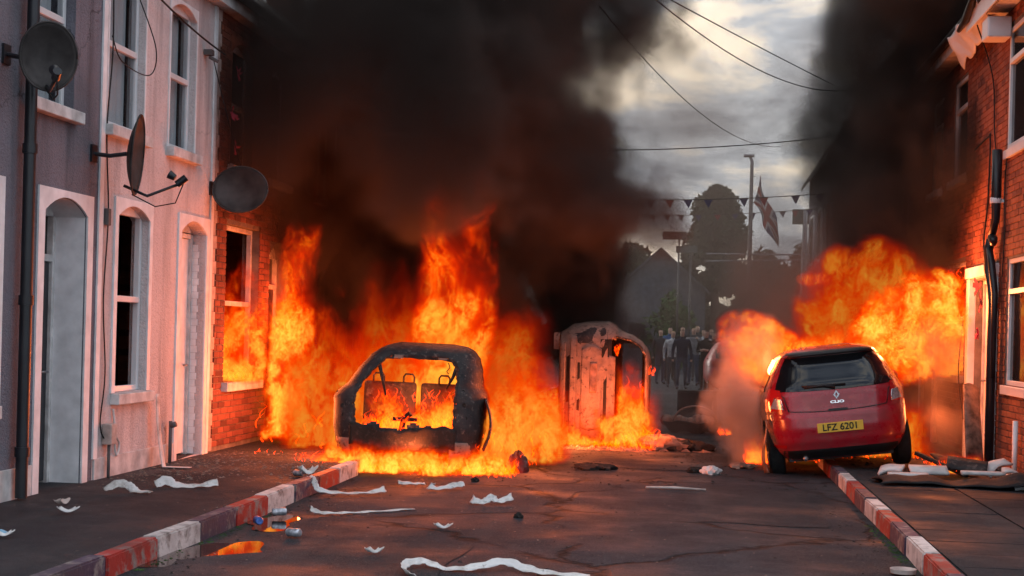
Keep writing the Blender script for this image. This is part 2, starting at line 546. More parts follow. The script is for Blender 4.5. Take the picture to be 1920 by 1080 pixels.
_rail = {}
def window(parent, xf, inn, op, depth, frame=M_upvc, mid=0.5, glass=None, curtain=True, sill=True, sillmat=None, proud=0.09, name='window', room=True, panes=True):
    """sash window set back in its opening: frame, panes, sill, curtain (inn = -1 left houses, +1 right houses)"""
    a, b, c, sp, cr = op
    glass = glass or M_glass
    xw = xf + inn * (depth - 0.05)
    ft = 0.055
    top = cr - 0.002 if cr > sp else sp - 0.002
    m = MB()
    X = sorted((xw, xw - inn * 0.06))
    def bar(y0, y1, z0, z1, dx=0): m.box((X[0] + dx, y0, z0), (X[1] + dx, y1, z1))
    a1, b1, c1, t1 = a + 0.002, b - 0.002, c + 0.002, top
    bar(a1, a1 + ft, c1, t1); bar(b1 - ft, b1, c1, t1)
    bar(a1 + ft, b1 - ft, c1, c1 + ft); bar(a1 + ft, b1 - ft, t1 - ft * (1.6 if cr > sp else 1), t1)
    zm = c1 + (t1 - c1) * mid
    bar(a1 + ft, b1 - ft, zm - 0.03, zm + 0.03, -inn * 0.012)
    w = m.build(name, frame, parent, bevel=0.004, seg=1)
    if panes:
        for (z0, z1, dx) in ((c1 + ft, zm - 0.03, 0.0), (zm + 0.03, t1 - ft, 0.01)):
            p = MB(); xx = xw - inn * (0.03 + dx); p.box((min(xx, xx + 0.008), a1 + ft, z0), (max(xx, xx + 0.008), b1 - ft, z1))
            p.build('pane', glass, w)
    if curtain:
        q = MB(); wavy(q, xw + inn * 0.06, a1 + ft, b1 - ft, c1 + ft, t1 - ft, 0.015, 6)
        q.build('curtain', M_curtain, w, smooth=True)
    if sill:
        s = MB(); xs = sorted((xf - inn * proud, xf + inn * (depth - 0.05)))
        s.box((xs[0], a - 0.06, c - 0.11), (xs[1], b + 0.06, c - 0.004))
        s.build('sill', sillmat or M_whiteold, w, bevel=0.008)
    return w

def door(parent, xf, inn, op, depth, mat=M_darkdoor, fan=True, panel=True):
    a, b, c, sp, cr = op
    xd = xf + inn * (depth - 0.02)
    m = MB(); X = sorted((xd, xd + inn * 0.045))
    ztop = sp - 0.42 if fan else sp - 0.05
    m.box((X[0], a + 0.06, c + 0.02), (X[1], b - 0.06, ztop))
    d = m.build('door', mat, parent, bevel=0.006)
    fr = MB(); F0 = sorted((xd - inn * 0.03, xd + inn * 0.05))
    fr.box((F0[0], a + 0.002, c), (F0[1], a + 0.058, sp)); fr.box((F0[0], b - 0.058, c), (F0[1], b - 0.002, sp))
    fr.box((F0[0], a + 0.06, ztop + 0.004), (F0[1], b - 0.06, ztop + 0.07))
    if cr > sp: fr.box((F0[0], a + 0.06, sp - 0.002), (F0[1], b - 0.06, cr - 0.003))
    fr.build('frame', M_whiteold, d, bevel=0.005)
    if fan:
        g = MB(); g.box((X[0] + 0.01, a + 0.06, ztop + 0.07), (X[0] + 0.018, b - 0.06, sp)); g.build('fanlight', M_glassd, d)
    if panel:
        for (za, zb) in ((0.25, 0.95), (1.1, ztop - c - 0.15)):
            for (ya, yb) in ((0.16, 0.46), (0.54, 0.84)):
                p = MB(); xp = sorted((xd - inn * 0.012, xd + inn * 0.01))
                p.box((xp[0], a + (b - a) * ya, c + za), (xp[1], a + (b - a) * yb, c + zb)); p.build('panel', mat, d, bevel=0.01)
    h = MB(); h.tube([(xd - inn * 0.05, b - 0.14, c + 1.02), (xd - inn * 0.05, b - 0.26, c + 1.02)], 0.011)
    h.tube([(xd, b - 0.14, c + 1.02), (xd - inn * 0.05, b - 0.14, c + 1.02)], 0.011); h.build('handle', M_metal, d, smooth=True)
    l = MB(); l.box((X[0] - 0.02, (a + b) / 2 - 0.12, c + 0.98), (X[1] + 0.004, (a + b) / 2 + 0.12, c + 1.04)); l.build('letter_slot', M_metal, d)
    return d

def surround(parent, xf, inn, op, dy=0.12, top=0.06, t=0.018, mat=M_white, zb=None, name='surround'):
    a, b, c, sp, cr = op
    m = MB()
    x1 = xf - inn * t
    y0, y1, z0, z1 = a - dy, b + dy, (c if zb is None else zb), cr + top
    plate(m, x1, xf + inn * 0.001, y0, y1, z0, z1, [op] if zb is None else [op])
    for (p, q) in (((y0, z0), (y0, z1)), ((y1, z0), (y1, z1)), ((y0, z1), (y1, z1))):
        m.quad((x1, *p), (xf, *p), (xf, *q), (x1, *q))
    return m.build(name, mat, parent)

def bricks(parent, xf, inn, y0, y1, z0, z1, ops, mat, single, proud=0.012):
    """bond of separate bricks over a recessed mortar bed; `single` picks the bricks that stay objects of their own"""
    cells = []
    k0, k1 = int(math.ceil(z0 / 0.075 - 0.01)), int(z1 / 0.075)
    for k in range(k0, k1):
        za, zb = k * 0.075 + 0.005, k * 0.075 + 0.070
        off = 0.1125 if k % 2 else 0.0
        c = math.floor((y0 + off) / 0.225)
        while c * 0.225 - off < y1:
            ya, yb = c * 0.225 - off + 0.005, c * 0.225 - off + 0.220
            c += 1
            ya, yb = max(ya, y0 + 0.004), min(yb, y1 - 0.004)
            segs = [(ya, yb)]
            for o in ops:
                # arched head: bricks keep clear of the full rectangle
                if zb > o[2] and za < o[4]:
                    ns = []
                    for (p, q) in segs:
                        if q <= o[0] or p >= o[1]: ns.append((p, q)); continue
                        if p < o[0]: ns.append((p, o[0] - 0.002))
                        if q > o[1]: ns.append((o[1] + 0.002, q))
                    segs = ns
            for (p, q) in segs:
                if q - p > 0.03: cells.append((p, q, za, zb))
    big = MB(); shared = {}
    cells.sort(key=lambda q: single((q[0] + q[1]) / 2, (q[2] + q[3]) / 2))
    n = 0
    for (p, q, za, zb) in cells:
        pr = proud + random.uniform(-0.003, 0.003)
        if n < 300 and single((p + q) / 2, (za + zb) / 2) < 1e5:
            key = round(q - p, 3)
            if key not in shared:
                w = MB(); w.box((-0.03, -key / 2, -0.0325), (0.0, key / 2, 0.0325)) if inn < 0 else w.box((0.0, -key / 2, -0.0325), (0.03, key / 2, 0.0325))
                me = w.mesh('brick', mat)
                bm = bmesh.new(); bm.from_mesh(me); bmesh.ops.bevel(bm, geom=list(bm.edges), offset=0.004, segments=1, affect='EDGES'); bm.to_mesh(me); bm.free()
                shared[key] = me
            o = bpy.data.objects.new('brick', shared[key])
            o.location = (xf - inn * pr, (p + q) / 2, (za + zb) / 2)
            o.rotation_euler = (random.uniform(-0.006, 0.006), 0, random.uniform(-0.01, 0.01))
            put(o, parent=parent)
            n += 1
        else:
            X = sorted((xf - inn * pr, xf + inn * 0.015))
            big.box((X[0], p, za), (X[1], q, zb))
    if big.f:
        tag(big.build('brickwork', mat, parent), kind='stuff')

def house_shell(root, xf, inn, y0, y1, ztop, ops, wallmat, depth, back=6.5, wallname='wall', inner=True):
    m = MB()
    plate(m, xf, xf + inn * depth, y0, y1, -0.2, ztop, ops)
    w = m.build(wallname, wallmat, root)
    # side, back and inside walls
    m = MB()
    xb = xf + inn * back
    m.quad((xf + inn * 0.003, y0 + 0.002, -0.2), (xb, y0 + 0.002, -0.2), (xb, y0 + 0.002, ztop), (xf + inn * 0.003, y0 + 0.002, ztop))
    m.quad((xf + inn * 0.003, y1 - 0.002, -0.2), (xb, y1 - 0.002, -0.2), (xb, y1 - 0.002, ztop), (xf + inn * 0.003, y1 - 0.002, ztop))
    m.quad((xb, y0, -0.2), (xb, y1, -0.2), (xb, y1, ztop), (xb, y0, ztop))
    m.build('side_wall', M_brick2, root)
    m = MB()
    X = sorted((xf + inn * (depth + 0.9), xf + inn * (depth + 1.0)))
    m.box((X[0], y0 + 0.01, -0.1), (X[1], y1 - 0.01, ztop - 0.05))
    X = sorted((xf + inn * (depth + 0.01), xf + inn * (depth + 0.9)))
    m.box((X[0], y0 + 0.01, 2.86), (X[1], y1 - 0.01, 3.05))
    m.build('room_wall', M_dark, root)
    return w

def house_roof(root, xf, inn, y0, y1, zt, depth=6.5, pitch=38, over=0.22):
    m = MB()
    xa = xf - inn * over; xm = xf + inn * depth / 2; xb = xf + inn * (depth + over)
    h = math.tan(R(pitch)) * (depth / 2 + over)
    t = 0.08
    for (p, q) in ((xa, xm), (xb, xm)):
        v = [(p, y0, zt), (p, y1, zt), (q, y1, zt + h), (q, y0, zt + h)]
        v += [(x, y, z - t) for x, y, z in v]
        m.add(v, [(0, 1, 2, 3), (7, 6, 5, 4), (0, 4, 5, 1), (2, 6, 7, 3), (0, 3, 7, 4), (1, 5, 6, 2)])
    # gable infill
    for y in (y0 + 0.01, y1 - 0.01):
        m.add([(xf, y, zt - 0.1), (xm, y, zt + h - 0.1), (xf + inn * depth, y, zt - 0.1)], [(0, 1, 2)])
    r = m.build('roof', M_slate, root)
    g = MB()
    n = 10
    for k in range(n):
        pass
    g.lathe([(0.055, y0), (0.055, y1)], 10, (xa - inn * 0.0, 0, zt - 0.03), 'Y')
    g.build('gutter', M_blackpipe, r, smooth=True)
    f = MB(); X = sorted((xf - inn * (over - 0.06), xf - inn * 0.004)); f.box((X[0], y0, zt - 0.20), (X[1], y1, zt - 0.06)); f.build('fascia', M_whiteold, r)
    c = MB(); c.box((xm - 0.35, y1 - 0.55, zt + h - 0.3), (xm + 0.35, y1 - 0.05, zt + h + 0.9)); c.build('chimney', M_brick2, r, bevel=0.01)
    for i in range(2):
        p = MB(); p.lathe([(0.1, zt + h + 0.9), (0.12, zt + h + 1.2), (0.09, zt + h + 1.2)], 10, (xm - 0.15 + 0.3 * i, y1 - 0.3, 0)); p.build('chimney_pot', M_brick, r, smooth=True)
    return r

ZL = 5.45
DW = 0.18
# --- grey roughcast house, nearest on the left
A = empty('terraced_house', (XL, 11.1, 0)); A.location = (0, 0, 0)
tag(A, 'grey roughcast terraced house with black downpipe and deep white doorway', 'house', 'terraced houses down the left side')
a_door = (11.74, 12.62, PZ, 2.54, 2.68)
a_up = (11.42, 12.28, 3.46, 4.95, 5.05)
a_win = (9.7, 10.85, 0.9, 2.56, 2.68)
a_ops = [a_door, a_up, a_win]
house_shell(A, XL, -1, 8.9, 12.86, ZL, a_ops, M_grey, 0.34)
window(A, XL, -1, a_up, 0.2); window(A, XL, -1, a_win, 0.2)
surround(A, XL, -1, a_door); surround(A, XL, -1, a_win, dy=0.16)
rv = MB()                                       # fluted white lining of the deep doorway
for s_ in (a_door[1] - 0.004,):
    N = 30
    for k in range(N):
        x0 = XL - 0.01 - 0.31 * k / N; x1 = XL - 0.01 - 0.31 * (k + 1) / N
        d0 = d1 = 0.003
        rv.quad((x0, s_ - d0, PZ), (x1, s_ - d1, PZ), (x1, s_ - d1, 2.54), (x0, s_ - d0, 2.54))
rv.build('door_lining', M_white, A)
sof = MB()
sof.grid(lambda u, v: (XL - 0.005 - 0.33 * v, a_door[0] + 0.002 + (a_door[1] - a_door[0] - 0.004) * u, 2.538 + 0.14 * (1 - (2 * u - 1) ** 2) - 0.004), 12, 1)
sof.build('door_arch_lining', M_white, A, smooth=True)
door(A, XL, -1, a_door, 0.34)
pl = MB(); pl.box((XL + 0.001, 8.92, -0.1), (XL + 0.022, 11.60, 0.36)); pl.build('plinth', M_whiteold, A, bevel=0.006)
house_roof(A, XL, -1, 8.9, 12.86, ZL)
dp = MB(); dp.tube([(XL + 0.09, 11.27, PZ + 0.02), (XL + 0.09, 11.27, ZL - 0.05)], 0.05, 14)
for z in (0.5, 1.75, 3.0, 4.4): dp.tube([(XL + 0.09, 11.27, z - 0.04), (XL + 0.09, 11.27, z + 0.04)], 0.062, 14)
dp.build('downpipe', M_blackpipe, A, smooth=True, sharp=40)

# --- cream roughcast house
B = empty('terraced_house'); tag(B, 'cream roughcast terraced house lit pink by the fire, beside the grey house', 'house', 'terraced houses down the left side')
b_w1 = (13.02, 13.92, 3.46, 4.95, 5.06); b_w2 = (14.62, 15.40, 3.46, 4.92, 5.03)
b_gw = (13.33, 14.14, 0.9, 2.62, 2.74); b_d = (15.06, 15.88, PZ, 2.60, 2.73)
house_shell(B, XL, -1, 12.87, 16.06, ZL, [b_w1, b_w2, b_gw, b_d], M_pink, DW)
for o_ in (b_w1, b_w2): window(B, XL, -1, o_, DW)
window(B, XL, -1, b_gw, DW, curtain=False, panes=False, name='smashed_window')
surround(B, XL, -1, b_gw, dy=0.08, zb=0.9); surround(B, XL, -1, b_d, dy=0.09)
for o_, z_ in ((b_w1, None), (b_w2, None)): surround(B, XL, -1, o_, dy=0.035, top=0.03, t=0.01)
door(B, XL, -1, b_d, DW + 0.02, mat=M_white, fan=False, panel=False)
for k in range(31):                               # painted brick jamb of the doorway
    q = MB(); q.box((XL - DW + 0.03, b_d[1] - 0.009 - 0.002 * (k % 2), PZ + 0.008 + k * 0.077), (XL - DW + 0.03 + (0.078 if k % 2 else 0.062), b_d[1] - 0.003, PZ + 0.082 + k * 0.077)); q.build('jamb_brick', M_white, B)
pl = MB(); pl.box((XL + 0.001, 12.9, -0.1), (XL + 0.016, 14.96, 0.30)); pl.build('plinth', M_whiteold, B, bevel=0.005)
strp = MB(); strp.box((XL + 0.001, 12.86, 0.3), (XL + 0.02, 12.95, ZL - 0.2)); strp.build('party_strip', M_white, B)
strp = MB(); strp.box((XL + 0.001, 15.985, 0.1), (XL + 0.02, 16.07, ZL - 0.2)); strp.build('party_strip', M_white, B)
house_roof(B, XL, -1, 12.87, 16.06, ZL)
for (z0, nm) in ((0.42, 'meter_box'),):
    q = MB(); q.box((XL + 0.002, 13.08, 0.42), (XL + 0.10, 13.22, 0.62)); q.build(nm, M_buff, B, bevel=0.012)
    q = MB(); q.tube([(XL + 0.05, 13.15, PZ), (XL + 0.05, 13.15, 0.42)], 0.016); q.build('conduit', M_copper, B, smooth=True)
    q = MB(); q.box((XL + 0.002, 13.0, 2.5), (XL + 0.05, 13.07, 2.66)); q.build('junction_box', M_copper, B, bevel=0.008)
def droop(pts, r=0.006, name='cable', mat=M_cable, parent=None, n=6):
    q = MB(); out = []
    P = [Vector(p) for p in pts]
    for i in range(len(P) - 1):
        p0 = P[max(i - 1, 0)]; p1 = P[i]; p2 = P[i + 1]; p3 = P[min(i + 2, len(P) - 1)]
        for k in range(8):
            t = k / 8
            out.append(0.5 * ((2 * p1) + (p2 - p0) * t + (2 * p0 - 5 * p1 + 4 * p2 - p3) * t * t + (3 * p1 - p0 - 3 * p2 + p3) * t ** 3))
    out.append(P[-1])
    q.tube(out, r, n)
    return q.build(name, mat, parent, smooth=True)
droop([(XL + 0.02, 13.02, 5.2), (XL + 0.03, 13.05, 4.2), (XL + 0.02, 12.98, 3.4), (XL + 0.03, 13.04, 2.6), (XL + 0.02, 13.0, 1.8), (XL + 0.03, 13.06, 1.1), (XL + 0.02, 13.0, 0.62), (XL + 0.03, 13.12, 0.45)], 0.007, parent=B)
droop([(XL + 0.1, 13.5, 4.75), (XL + 0.2, 13.7, 4.3), (XL + 0.12, 13.75, 4.05), (XL + 0.02, 13.3, 4.1), (XL + 0.02, 13.05, 4.3)], 0.006, parent=B)
droop([(XL + 0.02, 13.3, 0.75), (XL + 0.03, 13.36, 0.5), (XL + 0.03, 13.45, 0.4), (XL + 0.03, 13.38, 0.3), (XL + 0.02, 13.32, 0.55)], 0.012, name='hose', mat=M_whiteold, parent=B)
q = MB(); q.tube([(XL + 0.06, 14.75, PZ), (XL + 0.06, 14.75, 0.55)], 0.02); q.tube([(XL + 0.06, 14.75, 0.5), (XL + 0.12, 14.75, 0.52)], 0.03); q.build('standpipe', M_copper, B, smooth=True)
q = MB(); q.box((XL + 0.01, 15.62, 4.62), (XL + 0.1, 15.72, 4.68)); q.tube([(XL + 0.06, 15.67, 4.6), (XL + 0.16, 15.67, 4.55)], 0.02); q.build('wire_bracket', M_copper, B)

# --- red brick house on fire
Cc = empty('terraced_house'); tag(Cc, 'red brick terraced house with its ground floor window on fire', 'house', 'terraced houses down the left side')
c_gw = (16.58, 17.9, 0.9, 2.8, 2.8); c_d = (18.35, 19.25, PZ, 2.5, 2.7); c_w1 = (16.6, 17.45, 3.5, 4.85, 5.0); c_w2 = (18.2, 19.05, 3.5, 4.85, 5.0)
house_shell(Cc, XL, -1, 16.07, 19.6, ZL, [c_gw, c_d, c_w1, c_w2], M_mortar, 0.22)
bricks(Cc, XL, -1, 16.22, 19.6, 0.1, ZL, [c_gw, c_d, c_w1, c_w2], M_brick2, lambda y, z: (y - 16.2) + abs(z - 1.2) * 0.7)
window(Cc, XL, -1, c_gw, 0.2, frame=M_whiteold, curtain=False, panes=False, name='burnt_window')
for o_ in (c_w1, c_w2): window(Cc, XL, -1, o_, 0.2, glass=M_glassd)
for o_ in (c_w1, c_w2): surround(Cc, XL, -1, o_, dy=0.04, top=0.05, t=0.02, mat=M_brick)
door(Cc, XL, -1, c_d, 0.2, mat=M_darkdoor)
for k in range(36):                              # toothed pale and red quoin strip
    q = MB(); z_ = 0.12 + k * 0.147
    wd = 0.075 if k % 2 else 0.13
    q.box((XL + 0.0, 16.075, z_), (XL + 0.018, 16.075 + wd, z_ + 0.142)); q.build('quoin', M_buff, Cc)
house_roof(Cc, XL, -1, 16.07, 19.6, ZL)

# --- the rest of the left row, dim behind the smoke
def plain_house(label, group, xf, inn, y0, y1, zt, wallmat, doormat, flip=False, sep=True):
    H = empty('terraced_house'); tag(H, label, 'house', group)
    w = y1 - y0
    def yy(t): return y0 + w * ((1 - t) if flip else t)
    def op(t0, t1, *z):
        p, q = sorted((yy(t0), yy(t1))); return (p, q, *z)
    d = op(0.60, 0.86, PZ, 2.5, 2.7); g = op(0.12, 0.45, 0.95, 2.55, 2.7); u1 = op(0.15, 0.41, 3.5, 4.85, 5.0); u2 = op(0.6, 0.85, 3.5, 4.85, 5.0)
    house_shell(H, xf, inn, y0, y1, zt, [d, g, u1, u2], wallmat, DW)
    for o in (g, u1, u2):
        window(H, xf, inn, o, DW, curtain=False, glass=M_glassd)
        surround(H, xf, inn, o, dy=0.06, top=0.05, t=0.012, mat=M_whiteold)
    door(H, xf, inn, d, DW, mat=doormat); surround(H, xf, inn, d, dy=0.08, top=0.05, t=0.014, mat=M_whiteold)
    house_roof(H, xf, inn, y0, y1, zt)
    return H
y_ = 19.61
names_l = ['dark brick terraced house just beyond the burning brick house', 'pale rendered house second beyond the burning brick house, behind smoke', 'brick terraced house third beyond the burning brick house, behind smoke', 'grey rendered house fourth beyond the burning brick house, behind smoke', 'brick terraced house fifth beyond the burning brick house, behind smoke', 'last house of the left row, rendered, behind the smoke']
for i_, nm in enumerate(names_l):
    plain_house(nm, 'terraced houses down the left side', XL, -1, y_, y_ + 3.5, ZL, (M_brick2, M_pink, M_brick2, M_grey, M_brick2, M_whiteold)[i_], (M_darkdoor, M_white)[i_ % 2], bool(i_ % 2))
    y_ += 3.51

# --- right: near red brick house
ZR = 5.72
D_ = empty('terraced_house'); tag(D_, 'near right red brick terraced house with white framed windows and scorched eaves', 'house', 'terraced houses down the right side')
d_uw = (16.25, 17.68, 3.9, 5.34, 5.34); d_gw = (15.75, 17.52, 1.12, 2.6, 2.6); d_d = (18.22, 19.42, PZ, 2.42, 2.42)
d_ops = [d_uw, d_gw, d_d]
house_shell(D_, XR, 1, 13.2, 19.72, ZR, d_ops, M_mortar, 0.2)
def near_d(y, z):
    if y < 15.6 or z > 5.5: return 1e6
    return abs(y - 16.6) + abs(z - 2.6) * 0.25 + (0 if y < 17.0 else 0.0)
bricks(D_, XR, 1, 13.2, 19.72, 0.1, ZR - 0.1, [d_uw, d_gw, (17.98, 19.62, 0.0, 2.56, 2.56)], M_brick, near_d)
window(D_, XR, 1, d_uw, 0.10, glass=M_glassd, mid=0.72, curtain=False, proud=0.05, sillmat=M_upvc)
window(D_, XR, 1, d_gw, 0.12, glass=M_glassd, mid=0.74, curtain=False, proud=0.05, sillmat=M_upvc)
for (y0, y1) in ((18.0, 18.2), (19.44, 19.62)):
    q = MB(); q.box((XR - 0.09, y0, PZ), (XR + 0.18, y1, 2.44)); q.build('door_pilaster', M_white, D_, bevel=0.008)
q = MB(); q.box((XR - 0.11, 17.97, 2.442), (XR + 0.19, 19.65, 2.58)); q.build('door_head', M_white, D_, bevel=0.01)
door(D_, XR, 1, (18.205, 19.435, PZ, 2.42, 2.42), 0.14, mat=M_white, fan=False)
# white soffit and bargeboard of the eaves, sagging in the heat
sf = MB()
sf.box((XR - 0.32, 13.2, ZR - 0.10), (XR - 0.004, 18.4, ZR - 0.07)); sf.build('soffit', M_upvc, D_)
fa = MB(); fa.box((XR - 0.34, 13.2, ZR - 0.22), (XR - 0.322, 18.7, ZR + 0.03)); fa.build('fascia_board', M_upvc, D_, bevel=0.004)
ml = MB()
def _melt(u, v):
    y = 17.95 + 1.9 * u
    sag = 0.16 * u ** 1.5 + 0.03 * math.sin(u * 21) + 0.012 * math.sin(u * 47 + v * 5)
    return (XR - 0.36 + 0.20 * v + 0.02 * math.sin(u * 17 + v * 3), y, ZR + 0.03 - 0.30 * v - sag * (0.35 + 0.65 * v) - 0.03 * math.sin(v * 6 + u * 19) ** 2)
ml.grid(_melt, 50, 10); ml.build('melted_fascia', M_upvc, D_, smooth=True, solid=0.012)
q = MB(); q.box((XR - 0.30, 17.55, ZR - 0.5), (XR - 0.02, 17.9, ZR - 0.25)); q.build('eaves_box', M_upvc, D_, bevel=0.02)
house_roof(D_, XR, 1, 13.2, 19.72, ZR + 0.05, over=0.3)
gp = MB(); gp.tube([(XR - 0.40, 16.4, ZR + 0.12), (XR - 0.42, 17.2, ZR + 0.05), (XR - 0.40, 17.9, ZR + 0.08), (XR - 0.38, 18.5, ZR - 0.08), (XR - 0.36, 19.1, ZR - 0.1)], [0.05, 0.06, 0.045, 0.055, 0.03], 8)
gp.tube([(XR - 0.4, 17.1, ZR + 0.1), (XR - 0.5, 17.2, ZR + 0.3), (XR - 0.45, 17.45, ZR + 0.33), (XR - 0.42, 17.5, ZR + 0.1)], 0.03, 8)
gp.build('charred_gutter', M_blackpipe, D_, smooth=True)
# black plastic soil pipe, softened and bent by the heat
pp = MB()
xs = XR - 0.10
pp.tube([(xs, 17.80, 3.92), (xs, 17.80, 3.4), (xs + 0.01, 17.85, 3.1), (xs - 0.02, 17.95, 2.85)], [0.06, 0.06, 0.05, 0.045], 12)
pp.build('soil_pipe', M_blackpipe, D_, smooth=True)
pp = MB(); pp.tube([(xs - 0.02, 17.95, 2.86), (xs - 0.03, 18.06, 2.7), (xs - 0.02, 18.10, 2.5), (xs, 17.98, 2.3), (xs, 17.86, 2.1), (xs, 17.84, PZ)], [0.05, 0.055, 0.045, 0.05, 0.055, 0.055], 12)
pp.tube([(xs - 0.02, 17.9, 2.88), (xs - 0.03, 17.75, 2.8), (xs - 0.04, 17.7, 2.86)], [0.05, 0.04, 0.05], 10)
pp.tube([(xs - 0.03, 17.98, 2.75), (xs - 0.02, 17.86, 2.55), (xs + 0.01, 17.80, 2.2), (xs + 0.01, 17.78, 1.2)], [0.04, 0.045, 0.04, 0.03], 10)
pp.build('melted_soil_pipe', M_blackpipe, D_, smooth=True)
q = MB(); q.lathe([(0.062, 3.28), (0.068, 3.29), (0.068, 3.34), (0.062, 3.35)], 14, (xs, 17.82, 0)); q.box((xs, 17.79, 3.29), (XR, 17.85, 3.33)); q.build('pipe_clip', M_upvc, D_, smooth=True, sharp=40)
droop([(XR - 0.3, 18.2, 5.5), (XR - 0.06, 18.4, 4.9), (XR - 0.03, 18.35, 4.2), (XR - 0.03, 18.1, 3.7), (XR - 0.03, 18.0, 3.3)], 0.009, parent=D_)
droop([(XR - 0.03, 19.6, 4.15), (XR - 0.03, 18.75, 4.2), (XR - 0.03, 18.6, 4.15), (XR - 0.03, 18.65, 3.4), (XR - 0.04, 18.8, 2.9), (XR - 0.03, 18.7, 2.65)], 0.011, parent=D_)
droop([(XR - 0.03, 17.55, 3.9), (XR - 0.03, 17.68, 3.5), (XR - 0.03, 17.62, 3.0), (XR - 0.03, 17.7, 2.4)], 0.008, parent=D_)
droop([(XR - 0.12, 19.62, 1.9), (XR - 0.14, 19.75, 1.3), (XR - 0.12, 19.72, 0.95), (XR - 0.1, 19.55, 0.6)], 0.008, parent=D_)
q = MB(); q.tube([(XR - 0.08, 16.55, PZ), (XR - 0.08, 16.55, 0.75)], 0.03, 10); q.tube([(XR - 0.08, 16.55, PZ + 0.04), (XR - 0.18, 16.5, PZ + 0.03)], 0.03, 10); q.build('waste_pipe', M_upvc, D_, smooth=True)

# --- right: second house, window and doorway alight
E_ = empty('terraced_house'); tag(E_, 'right red brick house beside the red car, flames pouring from its window', 'house', 'terraced houses down the right side')
e_gw = (20.15, 21.6, 1.16, 2.72, 2.72); e_d = (22.35, 23.4, PZ, 2.45, 2.45); e_u1 = (20.3, 21.3, 3.9, 5.3, 5.3); e_u2 = (22.2, 23.2, 3.9, 5.3, 5.3)
house_shell(E_, XR, 1, 19.73, 24.6, ZR, [e_gw, e_d, e_u1, e_u2], M_mortar, 0.2)
bricks(E_, XR, 1, 19.73, 24.6, 0.1, ZR - 0.1, [e_gw, e_d, e_u1, e_u2], M_brick, lambda y, z: (y - 19.7) * 0.8 + z if z < 2.9 and y < 22.2 else 1e6)
window(E_, XR, 1, e_gw, 0.14, frame=M_whiteold, curtain=False, panes=False, name='burnt_window')
for o_ in (e_u1, e_u2): window(E_, XR, 1, o_, 0.12, glass=M_glassd, mid=0.7)
door(E_, XR, 1, e_d, 0.15, mat=M_darkdoor)
for (y0, y1) in ((22.15, 22.34), (23.41, 23.6)):
    q = MB(); q.box((XR - 0.07, y0, PZ), (XR + 0.16, y1, 2.46)); q.build('door_pilaster', M_whiteold, E_, bevel=0.008)
house_roof(E_, XR, 1, 19.73, 24.6, ZR + 0.05, over=0.3)
dm = MB(); dm.box((XR + 0.35, 20.2, ZR + 0.3), (XR + 2.6, 22.9, ZR + 2.0)); dm.build('dormer', M_slate, E_)
dm = MB(); dm.box((XR + 0.2, 20.1, ZR + 1.98), (XR + 2.7, 23.0, ZR + 2.12)); dm.build('dormer_roof', M_upvc, E_)
names_r = ['brick house on the right next beyond the burning one, veiled in smoke', 'pale rendered house third beyond the right burning house, veiled in smoke', 'brick house fourth from the near end of the right row, in smoke']
y_ = 24.61
for i_, nm in enumerate(names_r):
    plain_house(nm, 'terraced houses down the right side', XR, 1, y_, y_ + 4.2, ZR, (M_brick2, M_whiteold, M_brick2)[i_], (M_white, M_darkdoor)[i_ % 2], bool(i_ % 2))
    y_ += 4.21
# tall gabled house closing the right row
G = empty('gabled_house'); tag(G, 'tall dark gabled house at the far end of the right row', 'house')
gy0, gy1 = 37.3, 46.0
q = MB()
gx0, gx1 = XR - 0.15, XR + 6.0
gxm = (gx0 + gx1) / 2
pts = [(gx0, -0.2), (gx1, -0.2), (gx1, 6.6), (gxm, 11.6), (gx0, 6.6)]
q.add([(x, gy0, z) for x, z in pts] + [(x, gy1, z) for x, z in pts], [(0, 1, 2, 3, 4), (9, 8, 7, 6, 5), (0, 5, 6, 1), (1, 6, 7, 2), (4, 9, 5, 0)])
q.build('wall', M_grey, G)
q = MB()
for (p, r_) in (((gx0 - 0.25, 6.35), (gxm, 11.72)), ((gx1 + 0.25, 6.35), (gxm, 11.72))):
    v = [(p[0], gy0 - 0.2, p[1]), (p[0], gy1, p[1]), (r_[0], gy1, r_[1]), (r_[0], gy0 - 0.2, r_[1])]
    v += [(x, y, z - 0.14) for x, y, z in v]
    q.add(v, [(0, 1, 2, 3), (7, 6, 5, 4), (0, 4, 5, 1), (2, 6, 7, 3), (0, 3, 7, 4), (1, 5, 6, 2)])
q.build('roof', M_slate, G)
for (ya, yb, za, zb) in ((38.2, 39.2, 1.0, 2.5), (41, 42, 1.0, 2.5), (38.2, 39.2, 3.8, 5.3), (41, 42, 3.8, 5.3), (43.6, 44.6, 3.8, 5.3)):
    f_ = MB(); f_.box((gx0 - 0.05, ya, za), (gx0 + 0.02, yb, zb)); w_ = f_.build('window', M_upvc, G)
    f_ = MB(); f_.box((gx0 - 0.056, ya + 0.07, za + 0.07), (gx0 - 0.03, yb - 0.07, zb - 0.07)); f_.build('pane', M_glassd, w_)
